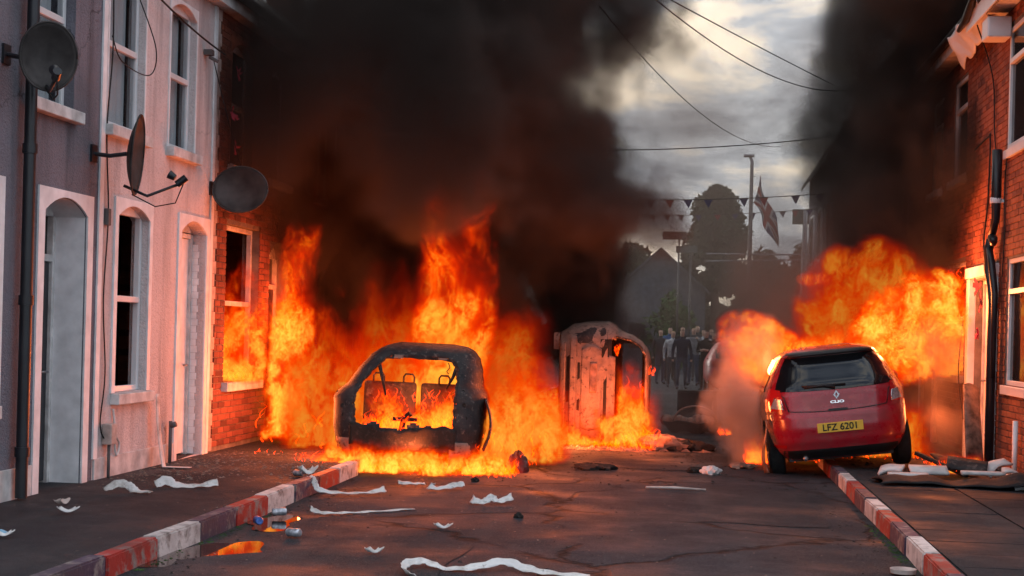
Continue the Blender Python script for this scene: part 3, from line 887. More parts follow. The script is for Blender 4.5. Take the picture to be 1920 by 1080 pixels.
# ------------------------------------------------------------------ cars
def lerp_tab(tab, z):
    if z <= tab[0][0]: return tab[0][1]
    for (a, b), (c, d) in zip(tab, tab[1:]):
        if z <= c:
            t = (z - a) / (c - a); t2 = t * t * (3 - 2 * t) * 0.5 + t * 0.5
            return b + (d - b) * t2
    return tab[-1][1]
class Body:
    """hatchback skin built from level outlines; rear faces -Y"""
    def __init__(s, w, yr, yf, n=6.0, dent=0.0, seed=0):
        s.w, s.yr, s.yf, s.n, s.dent, s.seed = w, yr, yf, n, dent, seed
    def d(s, x, y, z):
        if not s.dent: return 0.0
        k = s.seed
        return s.dent * (math.sin(5.1 * x + 3.3 * z + k) * math.sin(4.7 * y - 6.1 * z + 2 * k) + 0.5 * math.sin(13 * x + k) * math.sin(11 * z + 9 * y) + 0.3 * math.sin(29 * z + 23 * x + 17 * y))
    def ring(s, z, N=120):
        w, a, b = lerp_tab(s.w, z), lerp_tab(s.yr, z), lerp_tab(s.yf, z)
        cy_, l = (a + b) / 2, (b - a) / 2
        out = []
        for k in range(N):
            # denser samples on the rear face
            t = k / N
            th = 2 * PI * t - PI / 2 + 0.0
            c, q = math.cos(th), math.sin(th)
            m = (abs(c / w) ** s.n + abs(q / l * 1.0) ** s.n) ** (-1 / s.n)
            # aspect-aware angle so points spread evenly
            out.append((c, q))
        # walk the rounded rectangle evenly
        pts = []
        per = 4 * (w + l)
        M = N * 6
        dense = []
        for k in range(M):
            th = 2 * PI * k / M - PI / 2
            c, q = math.cos(th), math.sin(th)
            x = w * math.copysign(abs(c) ** (2 / s.n), c); y = l * math.copysign(abs(q) ** (2 / s.n), q)
            dense.append((x, y))
        dense.append(dense[0])
        acc = [0.0]
        for p, q in zip(dense, dense[1:]): acc.append(acc[-1] + math.hypot(q[0] - p[0], q[1] - p[1]))
        tot = acc[-1]; j = 0
        for k in range(N):
            tgt = tot * k / N
            while acc[j + 1] < tgt: j += 1
            f = (tgt - acc[j]) / max(1e-9, acc[j + 1] - acc[j])
            x = dense[j][0] + (dense[j + 1][0] - dense[j][0]) * f; y = dense[j][1] + (dense[j + 1][1] - dense[j][1]) * f
            dd = s.d(x, y, z)
            pts.append((x + dd * (1 if x > 0 else -1) * 0.6, cy_ + y + dd, z))
        return pts
    def rear(s, x, z, off=0.0):
        w, a, b = lerp_tab(s.w, z), lerp_tab(s.yr, z), lerp_tab(s.yf, z)
        cy_, l = (a + b) / 2, (b - a) / 2
        t = min(0.9999, abs(x) / w)
        return cy_ - l * (1 - t ** s.n) ** (1 / s.n) - off + s.d(x, a, z)
    def skin(s, zs, N=120, keep=None, caps=True):
        m = MB()
        rings = [s.ring(z, N) for z in zs]
        v = [p for r in rings for p in r]
        f = []
        for i in range(len(zs) - 1):
            for k in range(N):
                q = (i * N + k, i * N + (k + 1) % N, (i + 1) * N + (k + 1) % N, (i + 1) * N + k)
                if keep:
                    c = [sum(v[j][t] for j in q) / 4 for t in range(3)]
                    if not keep(*c): continue
                f.append(q)
        if caps:
            f.append(tuple(range(N))[::-1])
            f.append(tuple((len(zs) - 1) * N + k for k in range(N)))
        m.add(v, f)
        return m
    def patch(s, xl, xr, z0, z1, off, nu=16, nv=12, sag=None):
        """panel that follows the rear of the body, off metres proud of it"""
        m = MB()
        def fn(u, v):
            z = z0 + (z1 - z0) * v
            a, b = (xl(v) if callable(xl) else xl), (xr(v) if callable(xr) else xr)
            x = a + (b - a) * u
            zz = z + (sag(u, v) if sag else 0)
            return (x, s.rear(x, zz, off), zz)
        m.grid(fn, nu, nv)
        return m

def wheel(parent, x, y, z, r=0.31, w=0.19, tyre=None, rim=None, flat=0.0, name='wheel', burnt=False):
    e = MB()
    e.lathe([(r * 0.62, -w / 2), (r * 0.9, -w / 2), (r, -w / 2 + 0.03), (r, w / 2 - 0.03), (r * 0.9, w / 2), (r * 0.62, w / 2)], 32, (0, 0, 0), 'X')
    for k in range(32):
        pass
    if flat:
        e.v = [(vx, vy, max(vz, -r + flat)) for vx, vy, vz in e.v]
    rm = MB(); rm.lathe([(r * 0.62, -w * 0.45), (r * 0.58, -w * 0.3), (r * 0.15, -w * 0.12), (0.001, -w * 0.12)], 28, (0, 0, 0), 'X')
    rm.lathe([(r * 0.62, w * 0.45), (r * 0.58, w * 0.3), (r * 0.15, w * 0.12), (0.001, w * 0.12)], 28, (0, 0, 0), 'X')
    rm.lathe([(r * 0.62, -w * 0.45), (r * 0.62, w * 0.45)], 28, (0, 0, 0), 'X')
    for k in range(5):
        a = 2 * PI * k / 5
        for sgn in (-1, 1):
            rm.tube([(sgn * w * 0.22, 0.05 * math.cos(a), 0.05 * math.sin(a)), (sgn * w * 0.40, r * 0.58 * math.cos(a), r * 0.58 * math.sin(a))], [0.03, 0.022], 6)
    o = empty(name, (x, y, z), parent=parent)
    e.build('tyre', tyre, o, smooth=True, sharp=35)
    rm.build('rim', rim, o, smooth=True, sharp=35)
    return o

def cutout(o, cylinders):
    """cut wheel arches with boolean cylinders, then keep the plain result"""
    cs = []
    for (x0, x1, y, z, r) in cylinders:
        c = MB(); n = 40
        pts = [(y + r * math.cos(2 * PI * k / n), z + r * math.sin(2 * PI * k / n)) for k in range(n)]
        c.add([(x0, *p) for p in pts] + [(x1, *p) for p in pts], [tuple(range(n)), tuple(range(n, 2 * n))[::-1]] + [(k, n + k, n + (k + 1) % n, (k + 1) % n) for k in range(n)])
        co = c.build('cutter', M_dark, None, fix=True)
        co.parent = o.parent
        md = o.modifiers.new('cut', 'BOOLEAN'); md.operation = 'DIFFERENCE'; md.object = co; md.solver = 'EXACT'
        cs.append(co)
    bpy.context.view_layer.update()
    dg = bpy.context.evaluated_depsgraph_get()
    me = bpy.data.meshes.new_from_object(o.evaluated_get(dg))
    o.modifiers.clear()
    o.data = me
    me.polygons.foreach_set('use_smooth', [True] * len(me.polygons)); me.set_sharp_from_angle(angle=R(38))
    for c in cs: bpy.data.objects.remove(c)

# paint
def paint_mat():
    M = MT('red_car_paint', 0.28, (0.30, 0.006, 0.016), 0.5)
    x, y, z = M.xyz(M.obj())
    # scorched and blistered along the left flank
    n = M.noise(5.5, 5, 0.65, vec=M.obj())
    s_ = M.math('ADD', M.mr(x, -0.62, -0.86, 0.0, 1.0), M.math('MULTIPLY', M.math('SUBTRACT', n, 0.5), 1.2))
    s_ = M.mr(s_, 0.45, 0.7)
    fr = M.mr(y, 0.25, 1.5, 0.0, 0.8)
    s2 = M.mr(M.math('ADD', fr, M.math('MULTIPLY', M.math('SUBTRACT', n, 0.5), 1.4)), 0.5, 0.8)
    f = M.math('MAXIMUM', s_, s2)
    M.color(M.mix(f, (0.30, 0.006, 0.016), M.mix(M.mr(M.noise(18, 4, vec=M.obj()), 0.4, 0.6), (0.025, 0.016, 0.014), (0.15, 0.095, 0.075))))
    dn = M.math('ADD', M.noise(4, 6, 0.65, vec=M.obj()), M.mr(z, 0.55, 0.2, 0.0, 0.22))
    M.color(M.mix(M.mr(dn, 0.48, 0.85, 0.0, 0.6), M.b.inputs['Base Color'].links[0].from_socket, (0.075, 0.05, 0.042)))
    dust = M.mr(dn, 0.4, 0.7, 0.2, 0.55)
    M.rough(M.math('MAXIMUM', dust, M.math('MULTIPLY', f, 0.85)))
    M.b.inputs['Coat Weight'].default_value = 0.35
    M.bump(M.math('MULTIPLY', M.noise(22, 4, vec=M.obj()), f), 0.5, 0.02)
    return M.m
M_paint = paint_mat()
M_trim = plain('black_bumper_plastic', (0.014, 0.014, 0.015), 0.55, 0.4, var=0.15)
M_tyre = plain('tyre_rubber', (0.012, 0.012, 0.012), 0.85, 0.2, var=0.2, scale=20, bump=0.3)
M_rim = plain('wheel_alloy', (0.28, 0.28, 0.29), 0.4, 0.5, 0.8)
M_cglass = MT('tinted_car_glass', 0.06, (0.006, 0.007, 0.009), 0.45).m
M_chrome = plain('chrome_badge', (0.75, 0.76, 0.78), 0.2, 0.5, 0.9, var=0.03)
M_lens_r = MT('red_lamp_lens', 0.12, (0.42, 0.012, 0.012), 0.6).m
M_lens_w = plain('clear_lamp_lens', (0.34, 0.36, 0.40), 0.15, 0.6, 0.3, var=0.2, scale=30)
M_yellow = plain('number_plate_yellow', (0.72, 0.46, 0.045), 0.45, 0.4, var=0.05)
M_ink = plain('number_plate_black', (0.01, 0.01, 0.012), 0.5, 0.3)

CW = [(0.20, 0.70), (0.30, 0.78), (0.42, 0.835), (0.55, 0.85), (0.80, 0.853), (0.92, 0.838), (1.0, 0.80), (1.2, 0.70), (1.36, 0.60), (1.42, 0.55), (1.465, 0.45), (1.49, 0.28)]
CYR = [(0.20, 0.16), (0.30, 0.05), (0.42, 0.012), (0.56, 0.0), (0.69, 0.012), (0.745, 0.055), (0.80, 0.065), (0.95, 0.085), (1.0, 0.12), (1.36, 0.43), (1.385, 0.43), (1.395, 0.36), (1.43, 0.37), (1.465, 0.7), (1.49, 1.15)]
CYF = [(0.20, 3.75), (0.35, 3.92), (0.5, 3.97), (0.66, 3.9), (0.80, 3.55), (0.93, 3.05), (1.0, 2.95), (1.36, 2.2), (1.42, 2.0), (1.465, 1.75), (1.49, 1.5)]
def text_obj(s, size, mat, parent, loc, rot, name, extrude=0.003, xscale=1.0):
    c = bpy.data.curves.new(name, 'FONT')
    c.body = s; c.size = size; c.align_x = 'CENTER'; c.align_y = 'CENTER'; c.extrude = extrude
    c.offset = 0.0018
    c.materials.append(mat)
    o = bpy.data.objects.new(name, c)
    o.scale = (xscale, 1, 1)
    COL.objects.link(o); bpy.context.view_layer.update()
    me = bpy.data.meshes.new_from_object(o.evaluated_get(bpy.context.evaluated_depsgraph_get()))
    bpy.data.objects.remove(o)
    me.name = name
    t = bpy.data.objects.new(name, me); t.location = loc; t.rotation_euler = rot; t.scale = (xscale, 1, 1)
    return put(t, parent=parent)

def hatchback(root, glow=True):
    Bd = Body(CW, CYR, CYF, 5.2)
    zs = [0.20 + 1.29 * k / 52 for k in range(53)]
    zs = sorted(set(zs + [1.385, 1.395, 0.745]))
    body = Bd.skin(zs, 150).build('body', M_paint, root, fix=True)
    cutout(body, [(-1.0, -0.52, 0.72, 0.30, 0.365), (0.52, 1.0, 0.72, 0.30, 0.365), (-1.0, -0.52, 3.2, 0.30, 0.365), (0.52, 1.0, 3.2, 0.30, 0.365)])
    # rear window: dark glass right up to the spoiler
    Bd.patch(lambda v: -0.745 + 0.185 * v - 0.012 * math.sin(v * PI), lambda v: 0.745 - 0.185 * v + 0.012 * math.sin(v * PI), 0.985, 1.38, 0.006, 24, 10, sag=lambda u, v: (0.028 * (2 * u - 1) ** 2) * (1 - v)).build('rear_window', M_cglass, root, smooth=True)
    Bd.patch(lambda v: -0.565 + 0.1 * v, lambda v: 0.565 - 0.1 * v, 1.383, 1.462, 0.008, 20, 6).build('spoiler', M_trim, root, smooth=True)
    wp = MB(); wp.tube([(0.0, Bd.rear(0, 1.02, 0.02), 1.02), (-0.13, Bd.rear(0.13, 1.045, 0.022), 1.042), (-0.36, Bd.rear(0.36, 1.035, 0.018), 1.028)], [0.03, 0.018, 0.008], 8); wp.tube([(0.12, Bd.rear(0.12, 1.035, 0.02), 1.035), (-0.38, Bd.rear(0.38, 1.045, 0.012), 1.048)], 0.012, 6); wp.build('rear_wiper', M_trim, root, smooth=True)
    # tailgate shut lines
    tl = MB()
    for sgn in (-1, 1):
        tl.tube([(sgn * x, Bd.rear(x, z, 0.002), z) for x, z in ((0.66, 1.0), (0.60, 0.94), (0.585, 0.86), (0.56, 0.775))], 0.006, 6)
    tl.tube([(x, Bd.rear(x, 0.772 - 0.03 * (1 - (x / 0.56) ** 2), 0.002), 0.772 - 0.03 * (1 - (x / 0.56) ** 2)) for x in [-0.56 + 1.12 * k / 16 for k in range(17)]], 0.006, 6)
    tl.build('shut_line', M_trim, root, smooth=True)
    Bd.patch(-0.11, 0.11, 0.742, 0.768, 0.012, 8, 3).build('tailgate_handle', M_trim, root, smooth=True)
    # lamps wrap round the corners
    for sgn in (-1, 1):
        def xa(v, s_=sgn): return s_ * (0.60 + 0.03 * v)
        def xb(v, s_=sgn): return s_ * (0.832 - 0.035 * v - 0.02 * (1 - v))
        lm = Bd.patch(xa, xb, 0.79, 1.02, 0.008, 12, 10, sag=lambda u, v: 0.05 * u * (v - 0.15)).build('tail_lamp', M_lens_r, root, smooth=True)
        Bd.patch(lambda v, s_=sgn: s_ * (0.615 + 0.02 * v), lambda v, s_=sgn: s_ * (0.755 - 0.05 * v), 0.80, 0.915, 0.014, 8, 6, sag=lambda u, v: 0.02 * u).build('clear_lens', M_lens_w, lm, smooth=True)
        bz = MB()
        bz.tube([(sgn * x, Bd.rear(x, z, 0.014), z) for x, z in ((0.615, 0.80), (0.635, 0.917), (0.705, 0.937), (0.755, 0.82), (0.615, 0.80))], 0.005, 6)
        bz.build('lens_rim', M_chrome, lm, smooth=True)
        rf = Bd.patch(sgn * 0.62, sgn * 0.76, 0.345, 0.385, 0.008, 8, 3).build('reflector', M_lens_r, root, smooth=True)
    # plate recess, plate and lettering
    Bd.patch(-0.36, 0.36, 0.475, 0.635, 0.004, 12, 6).build('plate_recess', M_paint, root, smooth=True)
    yp = Bd.rear(0, 0.555, 0.016)
    np_ = MB(); np_.box((-0.26, yp, 0.50), (0.26, yp + 0.02, 0.611)); npo = np_.build('number_plate', M_yellow, root, bevel=0.004)
    text_obj('LFZ 6201', 0.108, M_ink, npo, (0, yp - 0.002, 0.554), (PI / 2, 0, 0), 'plate_lettering', 0.002, 0.98)
    text_obj('CLIO', 0.040, M_chrome, root, (0, Bd.rear(0, 0.845, 0.012), 0.842), (R(83), 0, 0), 'tailgate_lettering', 0.003, 1.75)
    dm = MB(); yb = Bd.rear(0, 0.935, 0.014); h1, w1, h2, w2 = 0.050, 0.037, 0.028, 0.016
    o4 = [(0, h1), (w1, 0), (0, -h1), (-w1, 0)]; i4 = [(0, h2), (w2, 0), (0, -h2), (-w2, 0)]
    V = [(x, yb, 0.925 + z) for x, z in o4 + i4] + [(x, yb + 0.012, 0.925 + z) for x, z in o4 + i4]
    dm.add(V, [(k, (k + 1) % 4, 4 + (k + 1) % 4, 4 + k) for k in range(4)] + [(8 + k, 12 + k, 12 + (k + 1) % 4, 8 + (k + 1) % 4) for k in range(4)] + [(k, 8 + k, 8 + (k + 1) % 4, (k + 1) % 4) for k in range(4)] + [(4 + k, 4 + (k + 1) % 4, 12 + (k + 1) % 4, 12 + k) for k in range(4)])
    dm.build('badge', M_chrome, root)
    Bd.patch(-0.66, 0.66, 0.205, 0.315, 0.01, 20, 4).build('rear_valance', M_trim, root, smooth=True)
    # side glass
    for sgn in (-1, 1):
        sg = MB()
        def sfn(u, v, s_=sgn):
            z = 1.0 + 0.36 * v; y0 = 0.75 + 0.25 * v; y1 = 2.75 - 0.55 * v
            return (s_ * (lerp_tab(CW, z) + 0.005), y0 + (y1 - y0) * u, z)
        sg.grid(sfn, 12, 6); sg.build('side_window', M_cglass, root, smooth=True)
        mr_ = MB(); mr_.lathe([(0.02, 0), (0.075, 0.02), (0.085, 0.07), (0.06, 0.13), (0.01, 0.14)], 14, (sgn * 0.95, 2.55, 0.98), 'Y'); mr_.tube([(sgn * 0.82, 2.6, 0.97), (sgn * 0.93, 2.6, 0.97)], 0.02); mr_.build('door_mirror', M_paint, root, smooth=True)
    ub = MB(); ub.box((-0.6, 0.3, 0.17), (0.6, 3.6, 0.24)); ub.build('underbody', M_trim, root)
    ex = MB(); ex.tube([(-0.42, 0.1, 0.21), (-0.42, 0.6, 0.22)], 0.03, 10); ex.build('exhaust_pipe', M_metal, root, smooth=True)
    return Bd

clio = empty('parked_car', (1.78, 16.95, 0.05), (0, R(-7.4), R(-0.5)))
tag(clio, 'red hatchback with two wheels on the kerb, fire behind its roof', 'car')
hatchback(clio)
for (x, y, z, fl, r_) in ((-0.735, 0.72, 0.25, 0.05, 0.30), (0.735, 0.72, 0.30, 0, 0.31), (-0.735, 3.2, 0.26, 0.03, 0.30), (0.735, 3.2, 0.30, 0, 0.31)):
    wheel(clio, x, y, z, r_, 0.19, M_tyre, M_rim, fl)
# scorched wing panel peeling off the left rear corner
pq = MB(); pq.grid(lambda u, v: (-0.85 - 0.03 * math.sin(v * 5) - 0.05 * (1 - v) * u, 0.33 + 0.10 * u + 0.03 * math.sin(v * 7), 0.06 + 0.62 * v), 4, 14)
M_scorch = plain('scorched_panel', (0.26, 0.15, 0.11), 0.6, 0.4, 0.4, var=0.35, scale=8, bump=0.4)
pq.build('peeling_panel', M_scorch, clio, smooth=True, solid=0.006)

# ---- burnt-out shell
def burnt_mat(name, a, b, c):
    M = MT(name, 0.8, a, 0.3)
    n = M.noise(4.5, 6, 0.65, vec=M.obj()); n2 = M.noise(17, 5, 0.7, vec=M.obj())
    col = M.mix(M.mr(n, 0.38, 0.62), a, b)
    col = M.mix(M.mr(n2, 0.55, 0.68), col, c)
    M.color(col); M.bump(M.math('ADD', n2, n), 0.6, 0.015)
    return M.m
M_burnt = burnt_mat('burnt_steel', (0.02, 0.019, 0.021), (0.045, 0.041, 0.041), (0.13, 0.11, 0.10))
M_char = burnt_mat('charred_trim', (0.012, 0.011, 0.010), (0.02, 0.017, 0.015), (0.05, 0.04, 0.035))
M_ash = burnt_mat('burnt_bare_panel', (0.20, 0.14, 0.115), (0.32, 0.225, 0.18), (0.04, 0.03, 0.027))
SHS = 1.07
SW = [(0.12, 0.70), (0.30, 0.80), (0.5, 0.83), (0.78, 0.84), (0.86, 0.80), (0.94, 0.73), (1.1, 0.675), (1.24, 0.60), (1.32, 0.52), (1.37, 0.44), (1.40, 0.30)]
SYR = [(0.12, 0.10), (0.3, 0.02), (0.5, 0.0), (0.85, 0.06), (0.95, 0.13), (1.3, 0.33), (1.36, 0.42), (1.40, 0.8)]
SYF = [(0.12, 3.5), (0.4, 3.6), (0.7, 3.5), (0.85, 2.95), (0.95, 2.75), (1.3, 1.9), (1.36, 1.7), (1.40, 1.3)]
shell = empty('burnt_out_car', (-3.21, 16.05, -0.055), (R(-1.2), R(1.2), R(7.5)))
shell.scale = (1.07, 1.0, SHS)
tag(shell, 'burnt-out hatchback shell with empty tailgate, flames all around it', 'car')
Sb = Body(SW, SYR, SYF, 7.0, 0.012, 1.7)
OPL = [(0.50, -0.56), (0.75, -0.58), (0.95, -0.56), (1.05, -0.515), (1.15, -0.455), (1.24, -0.39)]
OPR = [(0.50, 0.50), (0.80, 0.50), (1.0, 0.455), (1.15, 0.405), (1.24, 0.33)]
def in_open(x, z):
    if z < 0.50 + 0.03 * math.sin(x * 13) + 0.02 * math.sin(x * 31) or z > 1.25: return False
    top = 1.25 - 0.09 * max(0, abs(x + 0.03) - 0.24) ** 2 / 0.06
    l = lerp_tab(OPL, z)
    r_ = lerp_tab(OPR, z)
    return l < x < r_ and z < top
def keep(x, y, z):
    if y < 0.6 and in_open(x, z): return False
    if abs(x) > 0.5 and 0.95 < z < 1.26:
        ya, yb = 0.62 + (z - 0.95) * 0.4, 2.5 - (z - 0.95) * 2.2
        if ya < y < yb and not (1.42 < y < 1.5): return False
    if y > 1.75 and 0.93 < z < 1.28 and abs(x) < 0.6: return False
    if z < 0.42 and abs(x) > 0.45:
        for yy_ in (0.7, 2.85):
            if (y - yy_) ** 2 + (z - 0.18) ** 2 < 0.27 ** 2: return False
    if z < 0.3 and abs(x) < 0.5 and y < 0.4 and z < 0.25: return False
    return True
zs = [0.12 + 1.28 * k / 60 for k in range(61)]
sb_o = Sb.skin(zs, 300, keep, caps=False).build('body', M_burnt, shell, smooth=True, solid=0.02)
def lean_out(o):
    for v in o.data.vertices:                      # heat-sprung pillars, the roof pushed over to one side
        if v.co.z > 0.8: v.co.x += 0.30 * (v.co.z - 0.8) * min(1, abs(v.co.x) / 0.4)
lean_out(sb_o)
ri = MB()                                         # bent rim of the tailgate opening
rim_pts = []
for k in range(41):
    z = 0.50 + 0.72 * k / 40
    rim_pts.append((lerp_tab(OPL, z), z))
arc = [(-0.39 + 0.73 * k / 16, 1.225 + 0.02 * math.sin(PI * k / 16)) for k in range(1, 16)]
rr = [(lerp_tab(OPR, 1.22 - 0.72 * k / 40), 1.22 - 0.72 * k / 40) for k in range(41)]
loop = rim_pts + arc + rr
ri.tube([(x, Sb.rear(x, z, -0.02), z) for x, z in loop], [0.016 + 0.006 * math.sin(k * 0.9) + 0.004 * math.sin(k * 2.3) for k in range(len(loop))], 8)
lean_out(ri.build('tailgate_rim', M_burnt, shell, smooth=True))
# seams, hinges and burnt wiring round the opening
for hx_ in (-0.26, 0.22):
    q = MB(); q.box((hx_ + 0.07, 0.30, 1.225), (hx_ + 0.17, 0.36, 1.265)); q.build('hinge', M_ash, shell, bevel=0.006)
for i_, (x_, z_, l_) in enumerate(((-0.33, 1.22, 0.10), (0.40, 1.2, 0.12))):
    q = MB(); q.tube([(x_, 0.33, z_), (x_ + 0.02, 0.31, z_ - l_ * 0.4), (x_ - 0.015, 0.32, z_ - l_ * 0.8), (x_ + 0.01, 0.31, z_ - l_)], 0.006, 5); q.build('burnt_wire', M_char, shell, smooth=True)
for sx_ in (-1, 1):
    q = MB(); q.tube([(sx_ * (lerp_tab(SW, z_) - 0.02), Sb.rear(lerp_tab(SW, z_) - 0.02, z_, 0.004) if abs(sx_) else 0, z_) for z_ in [0.3 + 0.55 * k / 10 for k in range(11)]], 0.008, 5); q.build('panel_seam', M_char, shell, smooth=True)
for (x_, z_) in ((0.62, 0.62), (0.60, 0.76), (0.58, 0.90), (-0.70, 0.7), (-0.68, 0.6)):
    q = MB(); q.lathe([(0.001, 0), (0.022, 0.0), (0.022, 0.012), (0.001, 0.012)], 10, (x_, Sb.rear(x_, z_, 0.012), z_), 'Y'); q.build('bolt_hole', M_char, shell)
# hanging struts of the missing tailgate
q = MB(); q.tube([(-0.35, 0.30, 1.19), (-0.31, 0.32, 1.02), (-0.26, 0.34, 0.82)], [0.022, 0.018, 0.012], 8); q.build('gas_strut', M_burnt, shell, smooth=True)
q = MB(); q.tube([(0.50, 0.30, 1.16), (0.45, 0.33, 1.03), (0.39, 0.36, 0.92)], [0.026, 0.016, 0.01], 8); q.build('gas_strut', M_burnt, shell, smooth=True)
q = MB(); q.grid(lambda u, v: (-0.6 + 1.02 * u, 0.22 + 0.02 * math.sin(u * 9), 0.14 + 0.30 * v + 0.025 * math.sin(u * 11) * v), 24, 6); q.build('rear_crossmember', M_char, shell, smooth=True, solid=0.05)
q = MB(); q.grid(lambda u, v: (-0.60 + 1.12 * u, -0.015 + 0.02 * math.sin(u * 14), 0.27 + 0.22 * v + 0.03 * math.sin(u * 8 + 1) + 0.012 * math.sin(u * 37)), 40, 6); q.build('rear_bumper_beam', M_char, shell, smooth=True, solid=0.06)
for (xa, xb) in ((-0.79, -0.60), (0.46, 0.72)):
    Sb.patch(xa, xb, 0.10, 0.36, 0.012, 6, 6).build('corner_panel', M_ash, shell, smooth=True, solid=0.008)
for (xa, xb, hx) in ((-0.56, 0.03, (-0.40, -0.06)), (0.08, 0.56, (0.34,))):
    q = MB(); q.box((xa, 1.02, 0.34), (xb, 1.10, 0.96)); st = q.build('rear_seat', M_burnt, shell, bevel=0.03)
    for hh in hx:
        q = MB(); q.tube([(hh - 0.06, 1.06, 0.96), (hh - 0.06, 1.06, 1.02), (hh - 0.04, 1.06, 1.05), (hh + 0.04, 1.06, 1.05), (hh + 0.06, 1.06, 1.02), (hh + 0.06, 1.06, 0.96)], 0.011, 8); q.build('headrest_frame', M_burnt, st, smooth=True)
q = MB(); q.box((-0.62, 0.15, 0.36), (0.55, 1.0, 0.40)); q.build('boot_floor', M_char, shell)
q = MB(); q.tube([(-0.08, 0.32, 0.42), (-0.05, 0.3, 0.58), (0.02, 0.28, 0.64)], 0.035, 6); q.box((-0.17, 0.28, 0.55), (0.09, 0.40, 0.59)); q.build('latch_remnant', M_char, shell)
q = MB(); q.tube([(0.02, 0.25, 0.15), (0.02, 0.25, 0.02)], 0.03, 8); q.lathe([(0.01, 0), (0.16, 0.01), (0.17, 0.04), (0.02, 0.06)], 16, (0.02, 0.3, 0.06)); q.build('spare_wheel_carrier', M_char, shell, smooth=True)
q = MB(); q.grid(lambda u, v: (0.82 + 0.07 * math.sin(v * PI) + 0.01 * math.sin(u * 7), 0.02 + 0.55 * u, 0.28 + 0.55 * v), 10, 12); q.build('crumpled_wing', M_burnt, shell, smooth=True, solid=0.015)
for (x, y) in ((-0.70, 0.72), (0.70, 0.72), (-0.70, 2.85), (0.70, 2.85)):
    q = MB(); q.lathe([(0.20, -0.08), (0.21, -0.05), (0.19, 0), (0.21, 0.05), (0.2, 0.08), (0.14, 0.06), (0.03, 0.0)], 24, (0, 0, 0), 'X')
    o = q.build('bare_wheel_rim', M_burnt, shell, smooth=True); o.location = (x, y, 0.265)
q = MB(); q.box((-0.7, 1.15, 0.15), (0.7, 3.4, 0.22)); q.build('floor_pan', M_char, shell)

# ---- car on its side, rear towards us, roof to the right
tipped = empty('overturned_car', (-2.0, 20.35, 0.86), (R(0), R(90), R(1.0)))
tag(tipped, 'burnt car tipped on its side with bare ashen rear panels and flames inside', 'car')
Tb = Body([(a, b * 1.09) for a, b in SW], SYR, SYF, 7.0, 0.01, 4.2)
TOP_ = [(0.90, 0.70), (1.1, 0.66), (1.25, 0.58), (1.33, 0.44)]
def t_open(x, z): return 0.90 < z < 1.33 and abs(x) < lerp_tab(TOP_, z)
def keep2(x, y, z):
    if y < 0.7 and t_open(x, z): return False
    if abs(x) > 0.5 and 0.95 < z < 1.26 and 0.7 < y < 2.3 - (z - 0.95) * 2: return False
    if y > 1.75 and 0.93 < z < 1.28 and abs(x) < 0.6: return False
    if 0.80 < z < 0.93 and -0.66 < x < -0.42 and y < 0.3: return False
    return True
Tb.skin(zs, 260, keep2, caps=False).build('body', M_ash, tipped, smooth=True, solid=0.02)
tr = MB()
lp = [(lerp_tab(TOP_, z), z) for z in [0.90 + 0.43 * k / 14 for k in range(15)]]
lp = [(-x, z) for x, z in lp] + [(0.42 - 0.84 * (1 - k / 10), 1.335) for k in range(11)] + lp[::-1]
tr.tube([(x, Tb.rear(x, z, -0.01), z) for x, z in lp], 0.016, 8); tr.build('tailgate_rim', M_burnt, tipped, smooth=True)
Tb.patch(-0.70, 0.70, 0.28, 0.36, 0.05, 24, 5).build('rear_bumper_beam', M_ash, tipped, smooth=True, solid=0.02)
Tb.patch(-0.62, 0.62, 0.15, 0.21, 0.09, 24, 5).build('lower_beam', M_ash, tipped, smooth=True, solid=0.02)
tgp = Tb.patch(lambda v: -0.52 - 0.06 * math.sin(v * PI), lambda v: 0.60 + 0.03 * math.sin(v * PI), 0.44, 0.72, 0.022, 26, 14).build('tailgate_panel', M_ash, tipped, smooth=True, solid=0.012)
Tb.patch(-0.33, 0.1, 0.56, 0.66, 0.032, 14, 6).build('plate_recess', M_scorch, tgp, smooth=True, solid=0.01)
Tb.patch(-0.62, 0.68, 0.755, 0.80, 0.012, 24, 4).build('shut_gap', M_char, tipped, smooth=True)
Tb.patch(-0.74, 0.70, 0.225, 0.27, 0.012, 24, 4).build('shut_gap', M_char, tipped, smooth=True)
Tb.patch(-0.60, 0.66, 0.385, 0.42, 0.008, 24, 4).build('shut_gap', M_char, tipped, smooth=True)
Tb.patch(-0.87, -0.60, 0.30, 0.80, 0.012, 10, 10).build('sooty_corner', M_burnt, tipped, smooth=True)
Tb.patch(-0.66, -0.40, 0.70, 0.86, 0.02, 8, 6).build('burnt_hole', M_char, tipped, smooth=True)
q = MB(); q.box((-0.74, 0.25, 0.02), (-0.5, 3.2, 0.10)); q.box((0.5, 0.25, 0.02), (0.74, 3.2, 0.10)); q.tube([(0.1, 0.2, 0.04), (0.12, 1.5, 0.03), (0.0, 3.0, 0.04)], 0.04, 10); q.build('chassis_rail', M_ash, tipped)
q = MB(); q.box((-0.7, 0.3, 0.10), (0.7, 3.3, 0.14)); q.build('floor_pan', M_char, tipped)
for x in (-0.70, 0.70):
    for y in (0.75, 2.85):
        q = MB(); q.lathe([(0.20, -0.08), (0.21, -0.05), (0.19, 0), (0.21, 0.05), (0.2, 0.08), (0.14, 0.06), (0.03, 0.0)], 24, (0, 0, 0), 'X')
        o = q.build('bare_wheel_rim', M_burnt, tipped, smooth=True); o.location = (x * 0.9, y, 0.17)
